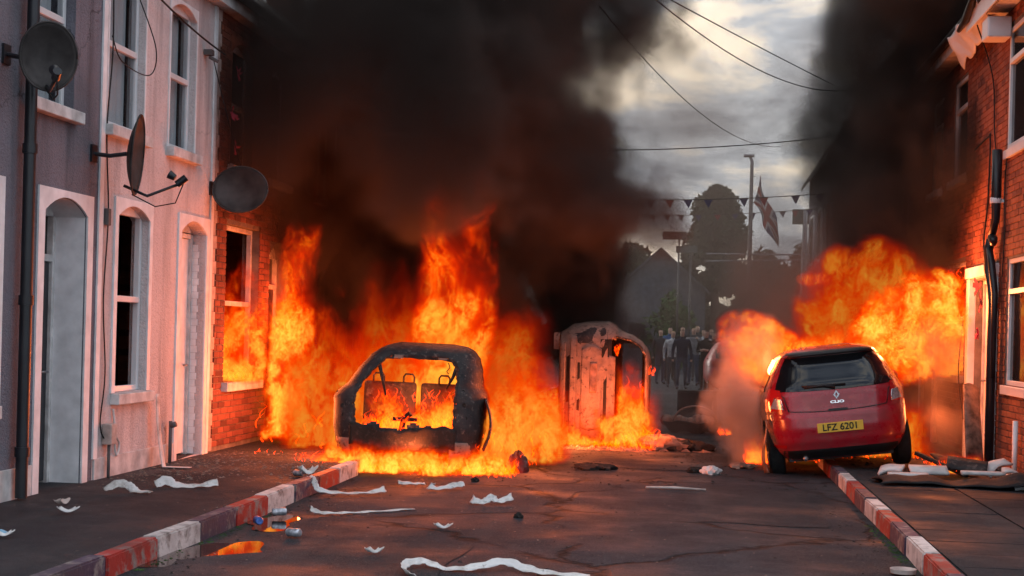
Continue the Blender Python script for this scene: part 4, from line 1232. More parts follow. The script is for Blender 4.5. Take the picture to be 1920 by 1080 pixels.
# ------------------------------------------------------------------ satellite dishes
M_dish = plain('grey_dish_mesh', (0.055, 0.048, 0.046), 0.6, 0.3, 0.2, var=0.3, scale=4)
def dish(loc, yaw, tilt, w, h, label, wall, lnb=True, bracket=(0, 0, 0)):
    root = empty('satellite_dish', loc); tag(root, label, 'satellite dish', 'satellite dishes on the left houses')
    Mx = Matrix.Rotation(yaw, 4, 'Z') @ Matrix.Rotation(tilt, 4, 'X')
    def T(p): return (Mx @ Vector(p).to_4d()).to_3d()
    m = MB(); N, K = 40, 8                       # dish opens towards local -Y
    v = [T((0, 0.09, 0))]; f = []
    for i in range(1, K + 1):
        r = i / K
        for k in range(N):
            a = 2 * PI * k / N
            v.append(T((w / 2 * r * math.cos(a), 0.09 * (1 - r * r), h / 2 * r * math.sin(a))))
    for k in range(N): f.append((0, 1 + k, 1 + (k + 1) % N))
    for i in range(K - 1):
        for k in range(N): f.append((1 + i * N + k, 1 + (i + 1) * N + k, 1 + (i + 1) * N + (k + 1) % N, 1 + i * N + (k + 1) % N))
    m.add(v, f); m.build('reflector', M_dish, root, smooth=True, solid=0.006)
    rm = MB(); rm.tube([T((w / 2 * math.cos(2 * PI * k / 40), 0.0, h / 2 * math.sin(2 * PI * k / 40))) for k in range(41)], 0.009, 6); rm.build('rim', M_dish, root, smooth=True)
    if lnb:
        am = MB(); am.tube([T((0, 0.10, -h * 0.40)), T((0, -0.12, -h * 0.50)), T((0, -0.42, -h * 0.30))], 0.014, 8); arm = am.build('arm', M_blackpipe, root, smooth=True)
        lb = MB(); lb.tube([T((0, -0.38, -h * 0.32)), T((0, -0.46, -h * 0.22))], 0.035, 10); lb.tube([T((0, -0.36, -h * 0.24)), T((0, -0.30, -h * 0.20))], [0.028, 0.042], 12); lb.build('receiver', M_blackpipe, arm, smooth=True, sharp=40)
        cb = MB(); cb.tube([T((0, -0.44, -h * 0.3)), T((0.02, -0.38, -h * 0.55)), T((0.02, -0.2, -h * 0.62)), T((0.0, 0.02, -h * 0.5))], 0.006, 6); cb.build('cable', M_cable, arm, smooth=True)
    b = MB(); p0 = T((0, 0.10, 0)); p1 = Vector(wall) - Vector(loc)
    b.tube([p0, p0.lerp(p1, 0.5) + Vector((0, 0, -0.02)), p1], 0.02, 8); b.box((p1.x - 0.005, p1.y - 0.06, p1.z - 0.08), (p1.x + 0.015, p1.y + 0.06, p1.z + 0.08))
    b.build('bracket', M_blackpipe, root, smooth=True, sharp=40)
    return root
dish((-5.12, 10.85, 3.68), R(34), R(8), 0.44, 0.54, 'grey satellite dish on the grey house beside the black downpipe', (XL + 0.006, 10.98, 3.72))
dish((-5.14, 12.78, 3.14), R(101), R(4), 0.54, 0.74, 'satellite dish seen almost edge-on above the cream house window', (XL + 0.006, 12.72, 3.14))
dish((-5.12, 15.75, 3.12), R(-4), R(-3), 0.66, 0.52, 'dark satellite dish seen from behind against the smoke, above the burning window', (XL + 0.006, 16.0, 3.15), lnb=False)

# ------------------------------------------------------------------ overhead wires
def sagging(a, b, sag, r=0.008, n=24, label='', name='overhead_wire'):
    a, b = Vector(a), Vector(b)
    m = MB(); m.tube([a.lerp(b, k / n) - Vector((0, 0, sag * 4 * (k / n) * (1 - k / n))) for k in range(n + 1)], r, 5)
    return tag(m.build(name, M_cable, None, smooth=True), label, 'wire', 'overhead wires across the street')
wires = [((-5.45, 11.9, 5.3), (-5.40, 15.95, 4.68), 0.12, 0.011, 'wire sloping across the cream house front to its corner'),
         ((-1.42, 20.0, 6.16), (2.12, 38.0, 6.58), 0.55, 0.008, 'lowest wire crossing the pale sky towards the right roofs'),
         ((-0.33, 14.0, 4.86), (2.86, 27.0, 6.08), 0.02, 0.007, 'upper wire of the pair slanting down across the sky'),
         ((-0.46, 14.0, 4.86), (3.1, 27.0, 6.3), 0.42, 0.007, 'second wire of the pair, with the deeper sag'),
         ((-5.4, 27, 5.2), (3.45, 27.6, 5.55), 0.28, 0.010, 'far wire strung level across the street between the rows')]
for a, b, s_, r_, l_ in wires: sagging(a, b, s_, r_, label=l_)
sagging((XL + 0.1, 15.67, 4.6), (XL + 0.25, 16.6, 3.2), 0.05, 0.006, label='thin pink stained cable hanging at the brick house corner')
M_tape = plain('pink_streamer', (0.55, 0.06, 0.10), 0.7, 0.2)
for (y, z, l_) in ((16.45, 4.55, 'uppermost scrap of pink streamer on the cable by the brick corner'), (16.25, 4.05, 'middle scrap of pink streamer on the cable by the brick corner'), (16.40, 3.68, 'lowest scrap of pink streamer on the cable by the brick corner')):
    m = MB()
    for k in range(7):
        a = random.uniform(0, 6.28); d = Vector((random.uniform(-0.4, 0.6), math.cos(a), math.sin(a))) * 0.09; n_ = Vector((0.01, -math.sin(a), math.cos(a))) * 0.02
        c = Vector((XL + 0.14, y, z)); m.quad(c - n_, c + d - n_ * 0.5, c + d + n_ * 0.5 + Vector((0.02, 0, 0)), c + n_)
    tag(m.build('streamer_scrap', M_tape, None, solid=0.004), l_, 'streamer', 'pink streamer scraps')

# ------------------------------------------------------------------ far end of the street
M_leaf = plain('dark_foliage', (0.030, 0.045, 0.022), 0.8, 0.2, var=0.35, scale=2.5)
M_leaf2 = plain('green_foliage', (0.035, 0.07, 0.02), 0.8, 0.2, var=0.35, scale=2.5)
M_bark = plain('bark', (0.06, 0.045, 0.035), 0.95, 0.1, var=0.2)
def tree(loc, h, rad, n, mat, label, name='tree', conic=0.6, leaf=0.2, base=0.12, seed=1, group=None):
    rnd = random.Random(seed)
    root = empty(name, loc); tag(root, label, 'tree', group)
    t = MB(); t.tube([(0, 0, -0.1), (0.05, 0, h * 0.3), (0, 0.05, h * 0.6), (0.02, 0, h * 0.92)], [rad * 0.13, rad * 0.1, rad * 0.06, 0.02], 8)
    limbs = []
    for k in range(9):
        z = h * rnd.uniform(0.25, 0.8); a = rnd.uniform(0, 6.28); L = rad * (0.9 - 0.5 * z / h)
        t.tube([(0, 0, z), (math.cos(a) * L * 0.5, math.sin(a) * L * 0.5, z + L * 0.35), (math.cos(a) * L, math.sin(a) * L, z + L * 0.5)], [rad * 0.05, rad * 0.03, 0.01], 6)
    t.build('trunk', M_bark, root, smooth=True)
    clumps = []
    for k in range(60):
        u = base + (1 - base) * rnd.random() ** 0.9
        prof = (math.sin(PI * min(1, (u - base) / (1 - base) * 0.9 + 0.12)) ** 0.6) * (1 - conic * (u - base) / (1 - base))
        a = rnd.uniform(0, 6.28); q = rad * prof * math.sqrt(rnd.random())
        clumps.append((q * math.cos(a), q * math.sin(a), h * u, rad * rnd.uniform(0.16, 0.34)))
    m = MB()
    for k in range(n):
        cx, cy_, cz, cr = rnd.choice(clumps)
        d = Vector((rnd.gauss(0, 1), rnd.gauss(0, 1), rnd.gauss(0, 1))).normalized() * cr * rnd.random() ** 0.35
        c = Vector((cx, cy_, cz)) + d
        if c.z < 0.1: continue
        a = Vector((rnd.gauss(0, 1), rnd.gauss(0, 1), rnd.gauss(0, 1))).normalized(); b = a.orthogonal().normalized(); s_ = leaf * rnd.uniform(0.5, 1.2)
        m.add([c - a * s_, c + b * s_ * 0.45, c + a * s_, c - b * s_ * 0.45], [(0, 1, 2, 3)])
    m.build('crown', mat, root)
    return root
tree((0.92, 68, 0), 8.5, 2.2, 22000, M_leaf, 'tall dark evergreen at the end of the street behind the lamp post', conic=0.45, leaf=0.20, base=0.06, seed=3)
tree((-0.9, 62, 0), 3.2, 1.3, 2500, M_leaf2, 'low green bush above the crowd heads', name='bush', conic=0.3, leaf=0.14, seed=5)
tg = 'trees on the far skyline'
for (x, y, h, r_, s_, l_) in ((3.4, 74, 5.6, 2.0, 8, 'leafy skyline tree just right of the lamp post'), (5.9, 80, 6.1, 2.4, 9, 'leafy skyline tree behind the tall sign'), (8.3, 82, 5.5, 2.2, 10, 'rightmost skyline tree near the right roofs'), (-3.6, 84, 6.6, 2.3, 12, 'skyline tree beside the far gabled house'), (-6.5, 80, 7.0, 2.8, 14, 'leftmost skyline tree, hidden low behind the smoke')):
    tree((x, y, 0), h, r_, 6500, M_leaf, l_, conic=0.25, leaf=0.26, base=0.06, seed=s_, group=tg)

hd = MB(); _rh = random.Random(77)
for _ in range(16000):
    x_ = _rh.uniform(-12, 16); hh_ = 3.1 + 0.7 * math.sin(x_ * 0.9) + 0.5 * math.sin(x_ * 2.3 + 1) + 0.3 * math.sin(x_ * 5.1)
    c_ = Vector((x_, 88 + _rh.gauss(0, 0.8), hh_ * _rh.random() ** 0.7))
    a_ = Vector((_rh.gauss(0, 1), _rh.gauss(0, 1), _rh.gauss(0, 1))).normalized(); b_ = a_.orthogonal().normalized(); s_ = _rh.uniform(0.15, 0.34)
    hd.add([c_ - a_ * s_, c_ + b_ * s_ * 0.5, c_ + a_ * s_, c_ - b_ * s_ * 0.5], [(0, 1, 2, 3)])
tag(hd.build('shrubbery', M_leaf), 'dark mass of shrubs closing the end of the street', None, None, 'stuff')
FH = empty('far_house'); tag(FH, 'small gabled house closing the view left of the dark evergreen', 'house')
q = MB(); x0, x1, zz, zr = -3.6, 0.5, 3.7, 5.5; y0 = 66.0
pts = [(x0, -0.1), (x1, -0.1), (x1, zz), ((x0 + x1) / 2, zr), (x0, zz)]
q.add([(x, y0, z) for x, z in pts] + [(x, y0 + 8, z) for x, z in pts], [(0, 1, 2, 3, 4), (9, 8, 7, 6, 5), (0, 5, 6, 1), (1, 6, 7, 2), (4, 9, 5, 0)]); q.build('wall', M_slate, FH)
q = MB()
for (p, r_) in (((x0 - 0.2, zz - 0.1), ((x0 + x1) / 2, zr + 0.1)), ((x1 + 0.2, zz - 0.1), ((x0 + x1) / 2, zr + 0.1))):
    v = [(p[0], y0 - 0.2, p[1]), (p[0], y0 + 8, p[1]), (r_[0], y0 + 8, r_[1]), (r_[0], y0 - 0.2, r_[1])]; v += [(a, b, c - 0.12) for a, b, c in v]
    q.add(v, [(0, 1, 2, 3), (7, 6, 5, 4), (0, 4, 5, 1), (2, 6, 7, 3), (0, 3, 7, 4), (1, 5, 6, 2)])
q.build('roof', M_slate, FH)
for (a, b, c, d) in ((-3.0, -2.1, 0.9, 2.2), (-1.2, -0.3, 0.9, 2.2)):
    q = MB(); q.box((a, y0 - 0.05, c), (b, y0 + 0.03, d)); w_ = q.build('window', M_slate, FH); q = MB(); q.box((a + 0.07, y0 - 0.057, c + 0.07), (b - 0.07, y0 - 0.03, d - 0.07)); q.build('pane', M_glassd, w_)

# lamp post with flag
LP = empty('lamp_post', (1.42, 38.5, 0)); tag(LP, 'tall grey lamp post with a flag tied to it, behind the red car', 'lamp post')
q = MB(); q.tube([(0, 0, 0), (0, 0, 1.2)], 0.10, 12); q.build('base', M_metal, LP, smooth=True)
q = MB(); q.tube([(0, 0, 1.2), (0, 0, 3.5), (0, 0, 6.25), (-0.06, 0, 6.38)], [0.075, 0.062, 0.045, 0.04], 12); q.build('column', M_metal, LP, smooth=True)
q = MB(); q.box((-0.22, -0.08, 6.36), (0.06, 0.08, 6.43)); q.build('lantern', M_metal, LP, bevel=0.02)
def flag_col(u, v):
    # u 0..1 along the hoist-to-fly length (2 units), v 0..1 height
    x, y = (u - 0.5) * 60, (v - 0.5) * 30
    if abs(x) < 3 or abs(y) < 3: return 1
    if abs(x) < 5 or abs(y) < 5: return 2
    d1 = abs(y - x / 2) / math.hypot(1, 0.5); d2 = abs(y + x / 2) / math.hypot(1, 0.5)
    d = min(d1, d2)
    if d < 1.2: return 1
    if d < 3: return 2
    return 0
M_flag = [plain('flag_blue', (0.02, 0.035, 0.16), 0.8, 0.1), plain('flag_red', (0.40, 0.015, 0.03), 0.8, 0.1), plain('flag_white', (0.65, 0.63, 0.62), 0.8, 0.1)]
fl = empty('flag', (1.42, 38.45, 5.95)); tag(fl, 'limp red, white and blue flag hanging from the lamp post', 'flag')
m = MB(); NU, NV = 60, 30
def fpos(u, v):
    # hoist on the pole, the fly droops down and away in folds
    L = 1.75; s_ = u * L
    ang = R(-62) + R(10) * math.sin(u * 5)
    drop = s_ * 0.92; out = 0.07 + s_ * 0.38 + 0.06 * math.sin(u * 9 + v * 2)
    fold = 0.09 * math.sin(u * 7 + v * 6) * u
    return (out + (v) * 0.10 * (1 - u * 0.2), fold + 0.10 * math.sin(v * 7) * u, -0.05 - drop - (1 - v) * 0.75 * (1 - 0.45 * u) + 0.0)
V = [fpos(i / NU, j / NV) for j in range(NV + 1) for i in range(NU + 1)]
for j in range(NV):
    for i in range(NU):
        m.mi = flag_col((i + 0.5) / NU, (j + 0.5) / NV)
        a = j * (NU + 1) + i
        m.f.append((a, a + 1, a + NU + 2, a + NU + 1)); m.m.append(m.mi)
m.v = V
m.build('cloth', M_flag, fl, smooth=True)
q = MB(); q.tube([(0.04, 0, -0.1), (0.10, 0, -0.1)], 0.012); q.tube([(0.04, 0, -0.8), (0.10, 0, -0.8)], 0.012); q.build('tie', M_cable, fl)

# bunting strings with pennants
def bunting(y, xa, za, xb, zb, xs, label, size=0.22):
    root = empty('bunting', (0, y, 0)); tag(root, label, 'bunting', 'bunting strings across the street')
    def zz(x): t = (x - xa) / (xb - xa); return za + (zb - za) * t - 0.22 * 4 * t * (1 - t)
    q = MB(); q.tube([(xa + (xb - xa) * k / 30, 0, zz(xa + (xb - xa) * k / 30)) for k in range(31)], 0.011, 5); q.build('cord', M_cable, root)
    for i, x in enumerate(xs):
        q = MB(); s_ = size
        q.add([(x - s_ * 0.55, 0, zz(x)), (x + s_ * 0.55, 0, zz(x)), (x + 0.02, 0.05, zz(x) - s_)], [(0, 1, 2)])
        q.build('pennant', M_flag[(0, 1, 0, 0)[i % 4]], root, solid=0.01)
bunting(33, XL + 0.1, 4.85, XR - 0.1, 4.95, [-4.4, -3.6, -2.8, -1.9, -1.05, -0.62, -0.2, 0.25, 1.05, 1.5, 2.2, 2.75, 3.2], 'nearer string of triangular pennants crossing behind the flag', 0.19)
bunting(42, XL + 0.1, 5.25, XR - 0.1, 5.35, [-4.9, -4.1, -3.3, -2.5, -1.75, -1.25, -0.85, -0.45, 0.05, 0.6, 1.1, 1.6, 2.45, 2.8, 3.2], 'farther string of small triangular pennants under the nearer one', 0.18)

# road sign on two posts
M_sign = plain('green_sign_back', (0.05, 0.075, 0.07), 0.6, 0.3)
SG = empty('road_sign', (3.55, 48, 0)); tag(SG, 'wide grey green road sign on two posts near the right roofs', 'sign')
q = MB(); q.box((-0.42, 0.06, 5.35), (0.62, 0.10, 5.85)); q.build('panel', M_sign, SG, bevel=0.01)
for x in (-0.12, 0.08):
    q = MB(); q.tube([(x, 0, 0), (x * 0.3, 0, 5.8)], 0.045, 8); q.build('post', M_metal, SG, smooth=True)
q = MB(); q.tube([(-3.2, 0.4, 4.35), (0.2, 0.0, 4.35)], 0.03, 6); q.tube([(-3.2, 0.4, 4.1), (0.2, 0, 4.2)], 0.025, 6); q.build('crossbar', M_metal, SG)
for (x, z, w, h_, l_) in ((-0.85, 5.6, 0.95, 0.32, 'upper dark hoarding panel above the far gabled house'), (-0.35, 5.05, 0.85, 0.28, 'lower dark hoarding panel beside the far gabled house')):
    s2 = empty('hoarding', (x, 58, 0)); tag(s2, l_, 'sign')
    q = MB(); q.box((-w / 2, 0, z - h_ / 2), (w / 2, 0.08, z + h_ / 2)); q.build('panel', M_sign, s2, bevel=0.02)
    q = MB(); q.tube([(w * 0.2, 0.14, 0), (w * 0.2, 0.14, z)], 0.035, 8); q.build('post', M_blackpipe, s2, smooth=True)

# a far parked car
car2 = empty('parked_car', (1.25, 39.5, 0.0), (0, 0, R(2))); tag(car2, 'distant red car half hidden behind the flames beside the crowd', 'car')
M_paint2 = MT('far_car_paint', 0.35, (0.42, 0.012, 0.018), 0.5).m
Fb = Body(CW, CYR, CYF, 6.5)
Fb.skin([0.20 + 1.29 * k / 26 for k in range(27)], 60).build('body', M_paint2, car2, smooth=True, fix=True)
Fb.patch(-0.62, 0.62, 1.0, 1.36, 0.008, 10, 6).build('rear_window', M_cglass, car2, smooth=True)
for sgn in (-1, 1): Fb.patch(sgn * 0.6, sgn * 0.82, 0.8, 1.0, 0.01, 6, 5).build('tail_lamp', M_lens_r, car2, smooth=True)
q = MB(); q.box((-0.26, -0.02, 0.5), (0.26, 0.0, 0.61)); q.build('number_plate', M_yellow, car2)
for (x, y) in ((-0.72, 0.72), (0.72, 0.72), (-0.72, 3.2), (0.72, 3.2)): wheel(car2, x, y, 0.31, 0.31, 0.18, M_tyre, M_rim)

# ------------------------------------------------------------------ people watching
M_skin = plain('skin', (0.45, 0.27, 0.20), 0.6, 0.3, var=0.05)
def cloth(n, c): return plain(n, c, 0.9, 0.1, var=0.2, scale=12)
M_cl = dict(black=cloth('black_cloth', (0.012, 0.012, 0.014)), navy=cloth('navy_cloth', (0.015, 0.02, 0.04)), grey=cloth('grey_cloth', (0.05, 0.05, 0.055)), white=cloth('white_cloth', (0.40, 0.40, 0.41)), blue=cloth('blue_cloth', (0.05, 0.10, 0.22)), green=cloth('olive_cloth', (0.05, 0.06, 0.035)), red=cloth('red_cloth', (0.25, 0.03, 0.03)), pale=cloth('pale_grey_cloth', (0.16, 0.16, 0.17)), hair=cloth('brown_hair', (0.03, 0.02, 0.014)), fair=cloth('fair_hair', (0.30, 0.20, 0.10)), jeans=cloth('denim', (0.04, 0.055, 0.09)))
def person(loc, yaw, h, top, legs, hair, label, arms='down', stride=0.0, head=0.0, group='people watching at the end of the street'):
    k = h / 1.75
    J = {}
    V, E, Rr = [], [], []
    def v(name, p, r):
        J[name] = len(V); V.append(tuple(q * k for q in p)); Rr.append((r[0] * k, r[1] * k) if isinstance(r, tuple) else (r * k, r * k))
    def e(a, b): E.append((J[a], J[b]))
    v('pelvis', (0, 0, 0.95), (0.17, 0.12)); v('waist', (0, 0, 1.12), (0.155, 0.11)); v('chest', (0, 0.01, 1.33), (0.18, 0.125)); v('neckb', (0, 0.01, 1.46), (0.09, 0.08)); v('neck', (0, 0.0, 1.52), 0.055); v('chin', (0.01 * head, -0.02, 1.585), (0.065, 0.075)); v('head', (0.02 * head, -0.01, 1.66), (0.078, 0.095)); v('crown', (0.02 * head, 0.0, 1.735), (0.055, 0.065))
    for a, b in (('pelvis', 'waist'), ('waist', 'chest'), ('chest', 'neckb'), ('neckb', 'neck'), ('neck', 'chin'), ('chin', 'head'), ('head', 'crown')): e(a, b)
    for s_, n_ in ((-1, 'l'), (1, 'r')):
        st = stride * s_
        v('hip' + n_, (s_ * 0.095, 0, 0.88), 0.095); v('knee' + n_, (s_ * 0.11, -0.03 + st * 0.12, 0.49), 0.062); v('ank' + n_, (s_ * 0.12, 0.03 + st * 0.22, 0.09), 0.044); v('toe' + n_, (s_ * 0.14, -0.14 + st * 0.22, 0.035), 0.038)
        e('pelvis', 'hip' + n_); e('hip' + n_, 'knee' + n_); e('knee' + n_, 'ank' + n_); e('ank' + n_, 'toe' + n_)
        v('sh' + n_, (s_ * 0.19, 0.01, 1.40), 0.07)
        up = arms == 'up' and s_ > 0
        fold = arms == 'folded'
        if up: el, wr, hd = (s_ * 0.27, -0.08, 1.16), (s_ * 0.17, -0.26, 1.38), (s_ * 0.13, -0.29, 1.46)
        elif fold: el, wr, hd = (s_ * 0.25, -0.02, 1.13), (s_ * 0.05, -0.20, 1.17), (-s_ * 0.06, -0.21, 1.19)
        else: el, wr, hd = (s_ * 0.26, 0.03, 1.13), (s_ * 0.27, -0.05, 0.90), (s_ * 0.26, -0.08, 0.80)
        v('el' + n_, el, 0.05); v('wr' + n_, wr, 0.036); v('ha' + n_, hd, 0.04)
        e('chest', 'sh' + n_); e('sh' + n_, 'el' + n_); e('el' + n_, 'wr' + n_); e('wr' + n_, 'ha' + n_)
    me = bpy.data.meshes.new('person'); me.from_pydata(V, E, []); o = bpy.data.objects.new('person', me); COL.objects.link(o)
    sk = o.modifiers.new('skin', 'SKIN'); sk.use_smooth_shade = True
    for i, d in enumerate(me.skin_vertices[0].data):
        d.radius = Rr[i]; d.use_root = (i == 0)
    sb = o.modifiers.new('sub', 'SUBSURF'); sb.levels = 2; sb.render_levels = 2
    bpy.context.view_layer.update()
    dg = bpy.context.evaluated_depsgraph_get(); nm = bpy.data.meshes.new_from_object(o.evaluated_get(dg))
    o.modifiers.clear(); o.data = nm; nm.materials.clear()
    for m_ in (M_cl[top], M_cl[legs], M_skin, M_cl[hair], M_cl['black']): nm.materials.append(m_)
    wrs = [Vector(V[J['wr' + n_]]) for n_ in 'lr']; has = [Vector(V[J['ha' + n_]]) for n_ in 'lr']
    for p in nm.polygons:
        c = p.center / k
        if c.z > 1.53: mi = 3 if (c.z > 1.70 or c.y > 0.03 and c.z > 1.58) else 2
        elif c.z > 0.93: mi = 0
        elif abs(c.x) > 0.20 and c.z > 0.7: mi = 0
        elif c.z < 0.09: mi = 4
        else: mi = 1
        if any((p.center - h_).length < 0.075 * k for h_ in has): mi = 2
        p.material_index = mi; p.use_smooth = True
    o.location = loc; o.rotation_euler = (0, 0, yaw)
    tag(o, label, 'person', group)
    return o
ppl = [((-0.32, 43.0, 0), 0.1, 1.80, 'navy', 'jeans', 'hair', 'person in a dark navy jacket standing at the front left of the crowd', 'down', 0.3, 0),
       ((0.38, 42.2, 0), -0.3, 1.78, 'black', 'black', 'hair', 'person all in black at the front right of the crowd', 'folded', 0.1, 0.4),
       ((0.62, 43.6, 0), 0.5, 1.74, 'black', 'grey', 'hair', 'person in a black top just behind the one all in black', 'up', 0, 0),
       ((-0.62, 44.6, 0), 0.2, 1.76, 'white', 'grey', 'fair', 'person in a white top behind the navy jacket', 'down', 0, 0.3),
       ((-1.05, 47.0, 0), 0.4, 1.80, 'grey', 'jeans', 'hair', 'person in grey at the left edge of the crowd', 'down', 0.2, 0),
       ((0.02, 46.5, 0), -0.2, 1.88, 'pale', 'jeans', 'fair', 'fair haired person in pale grey in the middle of the crowd', 'up', 0, 0),
       ((0.35, 47.8, 0), 0.0, 1.84, 'white', 'black', 'hair', 'person in white near the middle back of the crowd', 'folded', 0, -0.3),
       ((-0.35, 48.5, 0), 0.2, 1.92, 'black', 'jeans', 'hair', 'tall person in black at the back of the crowd', 'down', 0, 0),
       ((0.85, 46.8, 0), -0.4, 1.80, 'green', 'jeans', 'hair', 'person in an olive top at the right of the crowd', 'up', 0, 0),
       ((-0.8, 50.5, 0), 0.3, 1.90, 'blue', 'black', 'hair', 'person in a blue top at the left rear of the crowd', 'up', 0, 0),
       ((0.15, 51.5, 0), 0.1, 1.98, 'grey', 'grey', 'fair', 'tall fair haired person at the rear of the crowd', 'down', 0, 0),
       ((1.25, 45.4, 0), -0.2, 1.72, 'red', 'jeans', 'hair', 'person in a dark red top beside the distant red car', 'folded', 0, 0),
       ((0.62, 50.2, 0), 0.0, 1.88, 'navy', 'black', 'hair', 'person in navy at the right rear of the crowd', 'down', 0, 0.2)]
for a in ppl: person(a[0], a[1], a[2], a[3], a[4], a[5], a[6], a[7], a[8], a[9])
# ------------------------------------------------------------------ litter and debris
def paper_mat():
    M = MT('torn_wallpaper', 0.85, (0.62, 0.60, 0.58), 0.15)
    c = M.mix(M.mr(M.noise(5, 6, 0.65), 0.5, 0.72), (0.66, 0.64, 0.62), (0.30, 0.25, 0.21))
    c = M.mix(M.mr(M.noise(13, 5, 0.7), 0.6, 0.7, 0, 0.8), c, (0.09, 0.075, 0.065))
    M.color(c); M.bump(M.noise(16, 4, 0.6), 0.6, 0.02)
    return M.m
M_paper = paper_mat()
M_paper2 = plain('pale_foam_board', (0.58, 0.57, 0.56), 0.8, 0.15, var=0.12, scale=6)
def strip(loc, yaw, pts, w, label, wave=0.0, name='paper_strip', size=0.75):
    """curled ribbon of torn lining paper: pts = (along, across, height, bank) down its middle"""
    m = MB()
    P = []
    for i in range(len(pts) - 1):
        p0 = Vector(pts[max(i - 1, 0)]); p1 = Vector(pts[i]); p2 = Vector(pts[i + 1]); p3 = Vector(pts[min(i + 2, len(pts) - 1)])
        for k in range(8):
            t = k / 8
            P.append(0.5 * ((2 * p1) + (p2 - p0) * t + (2 * p0 - 5 * p1 + 4 * p2 - p3) * t * t + (3 * p1 - p0 - 3 * p2 + p3) * t ** 3))
    P.append(Vector(pts[-1]))
    NV = 5; v = []; f = []
    for i, p in enumerate(P):
        q = P[min(i + 1, len(P) - 1)] - P[max(i - 1, 0)]
        d = Vector((q.x, q.y, 0)); d = d.normalized() if d.length > 1e-6 else Vector((1, 0, 0))
        side = Vector((-d.y, d.x, 0)); bank = p.w
        s3 = side * math.cos(bank) + Vector((0, 0, 1)) * math.sin(bank)
        ww = w * (1 + 0.05 * math.sin(i * 0.37))
        for j in range(NV):
            t = j / (NV - 1) - 0.5
            c = Vector((p.x, p.y, p.z)) + s3 * (t * ww)
            c += Vector((math.sin(i * 2.1 + j * 1.3), math.cos(i * 1.7 + j), 0)) * 0.006 * (1 if j in (0, NV - 1) else 0.2)
            c.z += 0.03 * (t * t) * math.cos(bank) + 0.006 * math.sin(i * 1.1 + j * 2)
            v.append((c.x, c.y, max(0.006, c.z)))
    for i in range(len(P) - 1):
        for j in range(NV - 1): f.append((i * NV + j, i * NV + j + 1, (i + 1) * NV + j + 1, (i + 1) * NV + j))
    m.add(v, f)
    o = m.build(name, M_paper, None, smooth=True, solid=0.003)
    o.location = loc; o.rotation_euler = (0, 0, yaw); o.scale = (size, size, size)
    return tag(o, label, 'paper strip', 'torn paper strips on the ground')
strip((-1.84, 9.35, 0.0), 0.06, [(0.16, -0.42, 0.02, 0.5), (0.02, -0.25, 0.04, 0.9), (0.0, 0.02, 0.06, 0.8), (0.14, 0.16, 0.06, 0.5), (0.34, 0.05, 0.02, 0.2), (0.6, 0.05, 0.045, 0.6), (0.85, 0.16, 0.085, 0.9), (1.05, 0.05, 0.05, 0.7), (1.3, -0.05, 0.03, 0.3), (1.62, -0.06, 0.02, 0.2)], 0.075, 'longest curled white paper strip, on the road at the bottom of the picture')
strip((-3.22, 12.05, -0.02), 0.12, [(0, 0, 0.07, 1.0), (0.12, -0.03, 0.03, 0.5), (0.35, 0.05, 0.02, 0.2), (0.7, 0.25, 0.02, 0.1), (1.15, 0.6, 0.02, 0.05)], 0.06, 'straight tapering white paper strip left of the middle of the road')
strip((-2.0, 13.15, 0.0), 0.0, [(0.0, 0.1, 0.05, 1.1), (0.04, -0.03, 0.04, 0.9), (0.16, -0.05, 0.03, 0.7), (0.26, 0.0, 0.08, 1.2), (0.36, 0.0, 0.04, 0.4), (0.5, 0.12, 0.09, 0.9)], 0.09, 'small bow shaped white paper scrap in the middle of the road')
strip((-2.58, 14.15, 0.0), 0.0, [(0.06, 0.12, 0.04, 0.8), (0.0, 0.02, 0.04, 0.8), (0.14, -0.03, 0.02, 0.3), (0.35, 0.12, 0.06, 0.7), (0.45, 0.2, 0.07, 0.8)], 0.09, 'hooked white paper strip before the flames of the burnt-out car')
strip((-3.58, 13.35, 0.0), 0.2, [(-0.05, 0.55, 0.17, 0.3), (0.03, 0.30, 0.14, 0.6), (0.12, 0.05, 0.05, 0.6), (0.4, 0.0, 0.02, 0.2), (0.75, 0.1, 0.02, 0.2), (0.95, 0.28, 0.05, 0.9)], 0.08, 'white paper strip trailing off the left kerb onto the road')
strip((-2.95, 14.45, 0.0), 0.1, [(0, 0, 0.03, 0.6), (0.2, 0.02, 0.02, 0.2), (0.36, 0.06, 0.02, 0.2)], 0.08, 'short white paper strip just before the flames, left of the hooked one')
strip((-5.06, 12.05, PZ), 0.1, [(0.0, -0.05, 0.03, 0.3), (0.14, 0.05, 0.10, 1.0), (0.26, 0.06, 0.07, 1.2), (0.36, 0.0, 0.02, 0.3), (0.55, -0.05, 0.02, 0.1)], 0.10, 'looped white paper strip on the left pavement by the grey doorway')
strip((-4.80, 12.55, PZ), 0.15, [(0.0, 0.0, 0.03, 0.6), (0.12, 0.06, 0.08, 1.0), (0.25, 0.02, 0.03, 0.5), (0.5, 0.08, 0.02, 0.2), (0.72, 0.18, 0.06, 0.8)], 0.12, 'wide rolled white paper strip on the left pavement under the cream wall')
# paper hanging from the cream house sill to the ground
m = MB()
m.grid(lambda u, v: (XL + 0.10 + 0.10 * v * v + (0.25 * max(0, v - 0.85) / 0.15), 14.20 + 0.10 * u + 0.05 * v, (0.86 - 0.9 * v) if v < 0.8 else max(PZ + 0.01, 0.86 - 0.9 * v)), 4, 24)
tag(m.build('paper_strip', M_paper, None, smooth=True, solid=0.003), 'white paper strip hanging from the cream house sill to the pavement', 'paper strip', 'torn paper strips on the ground')

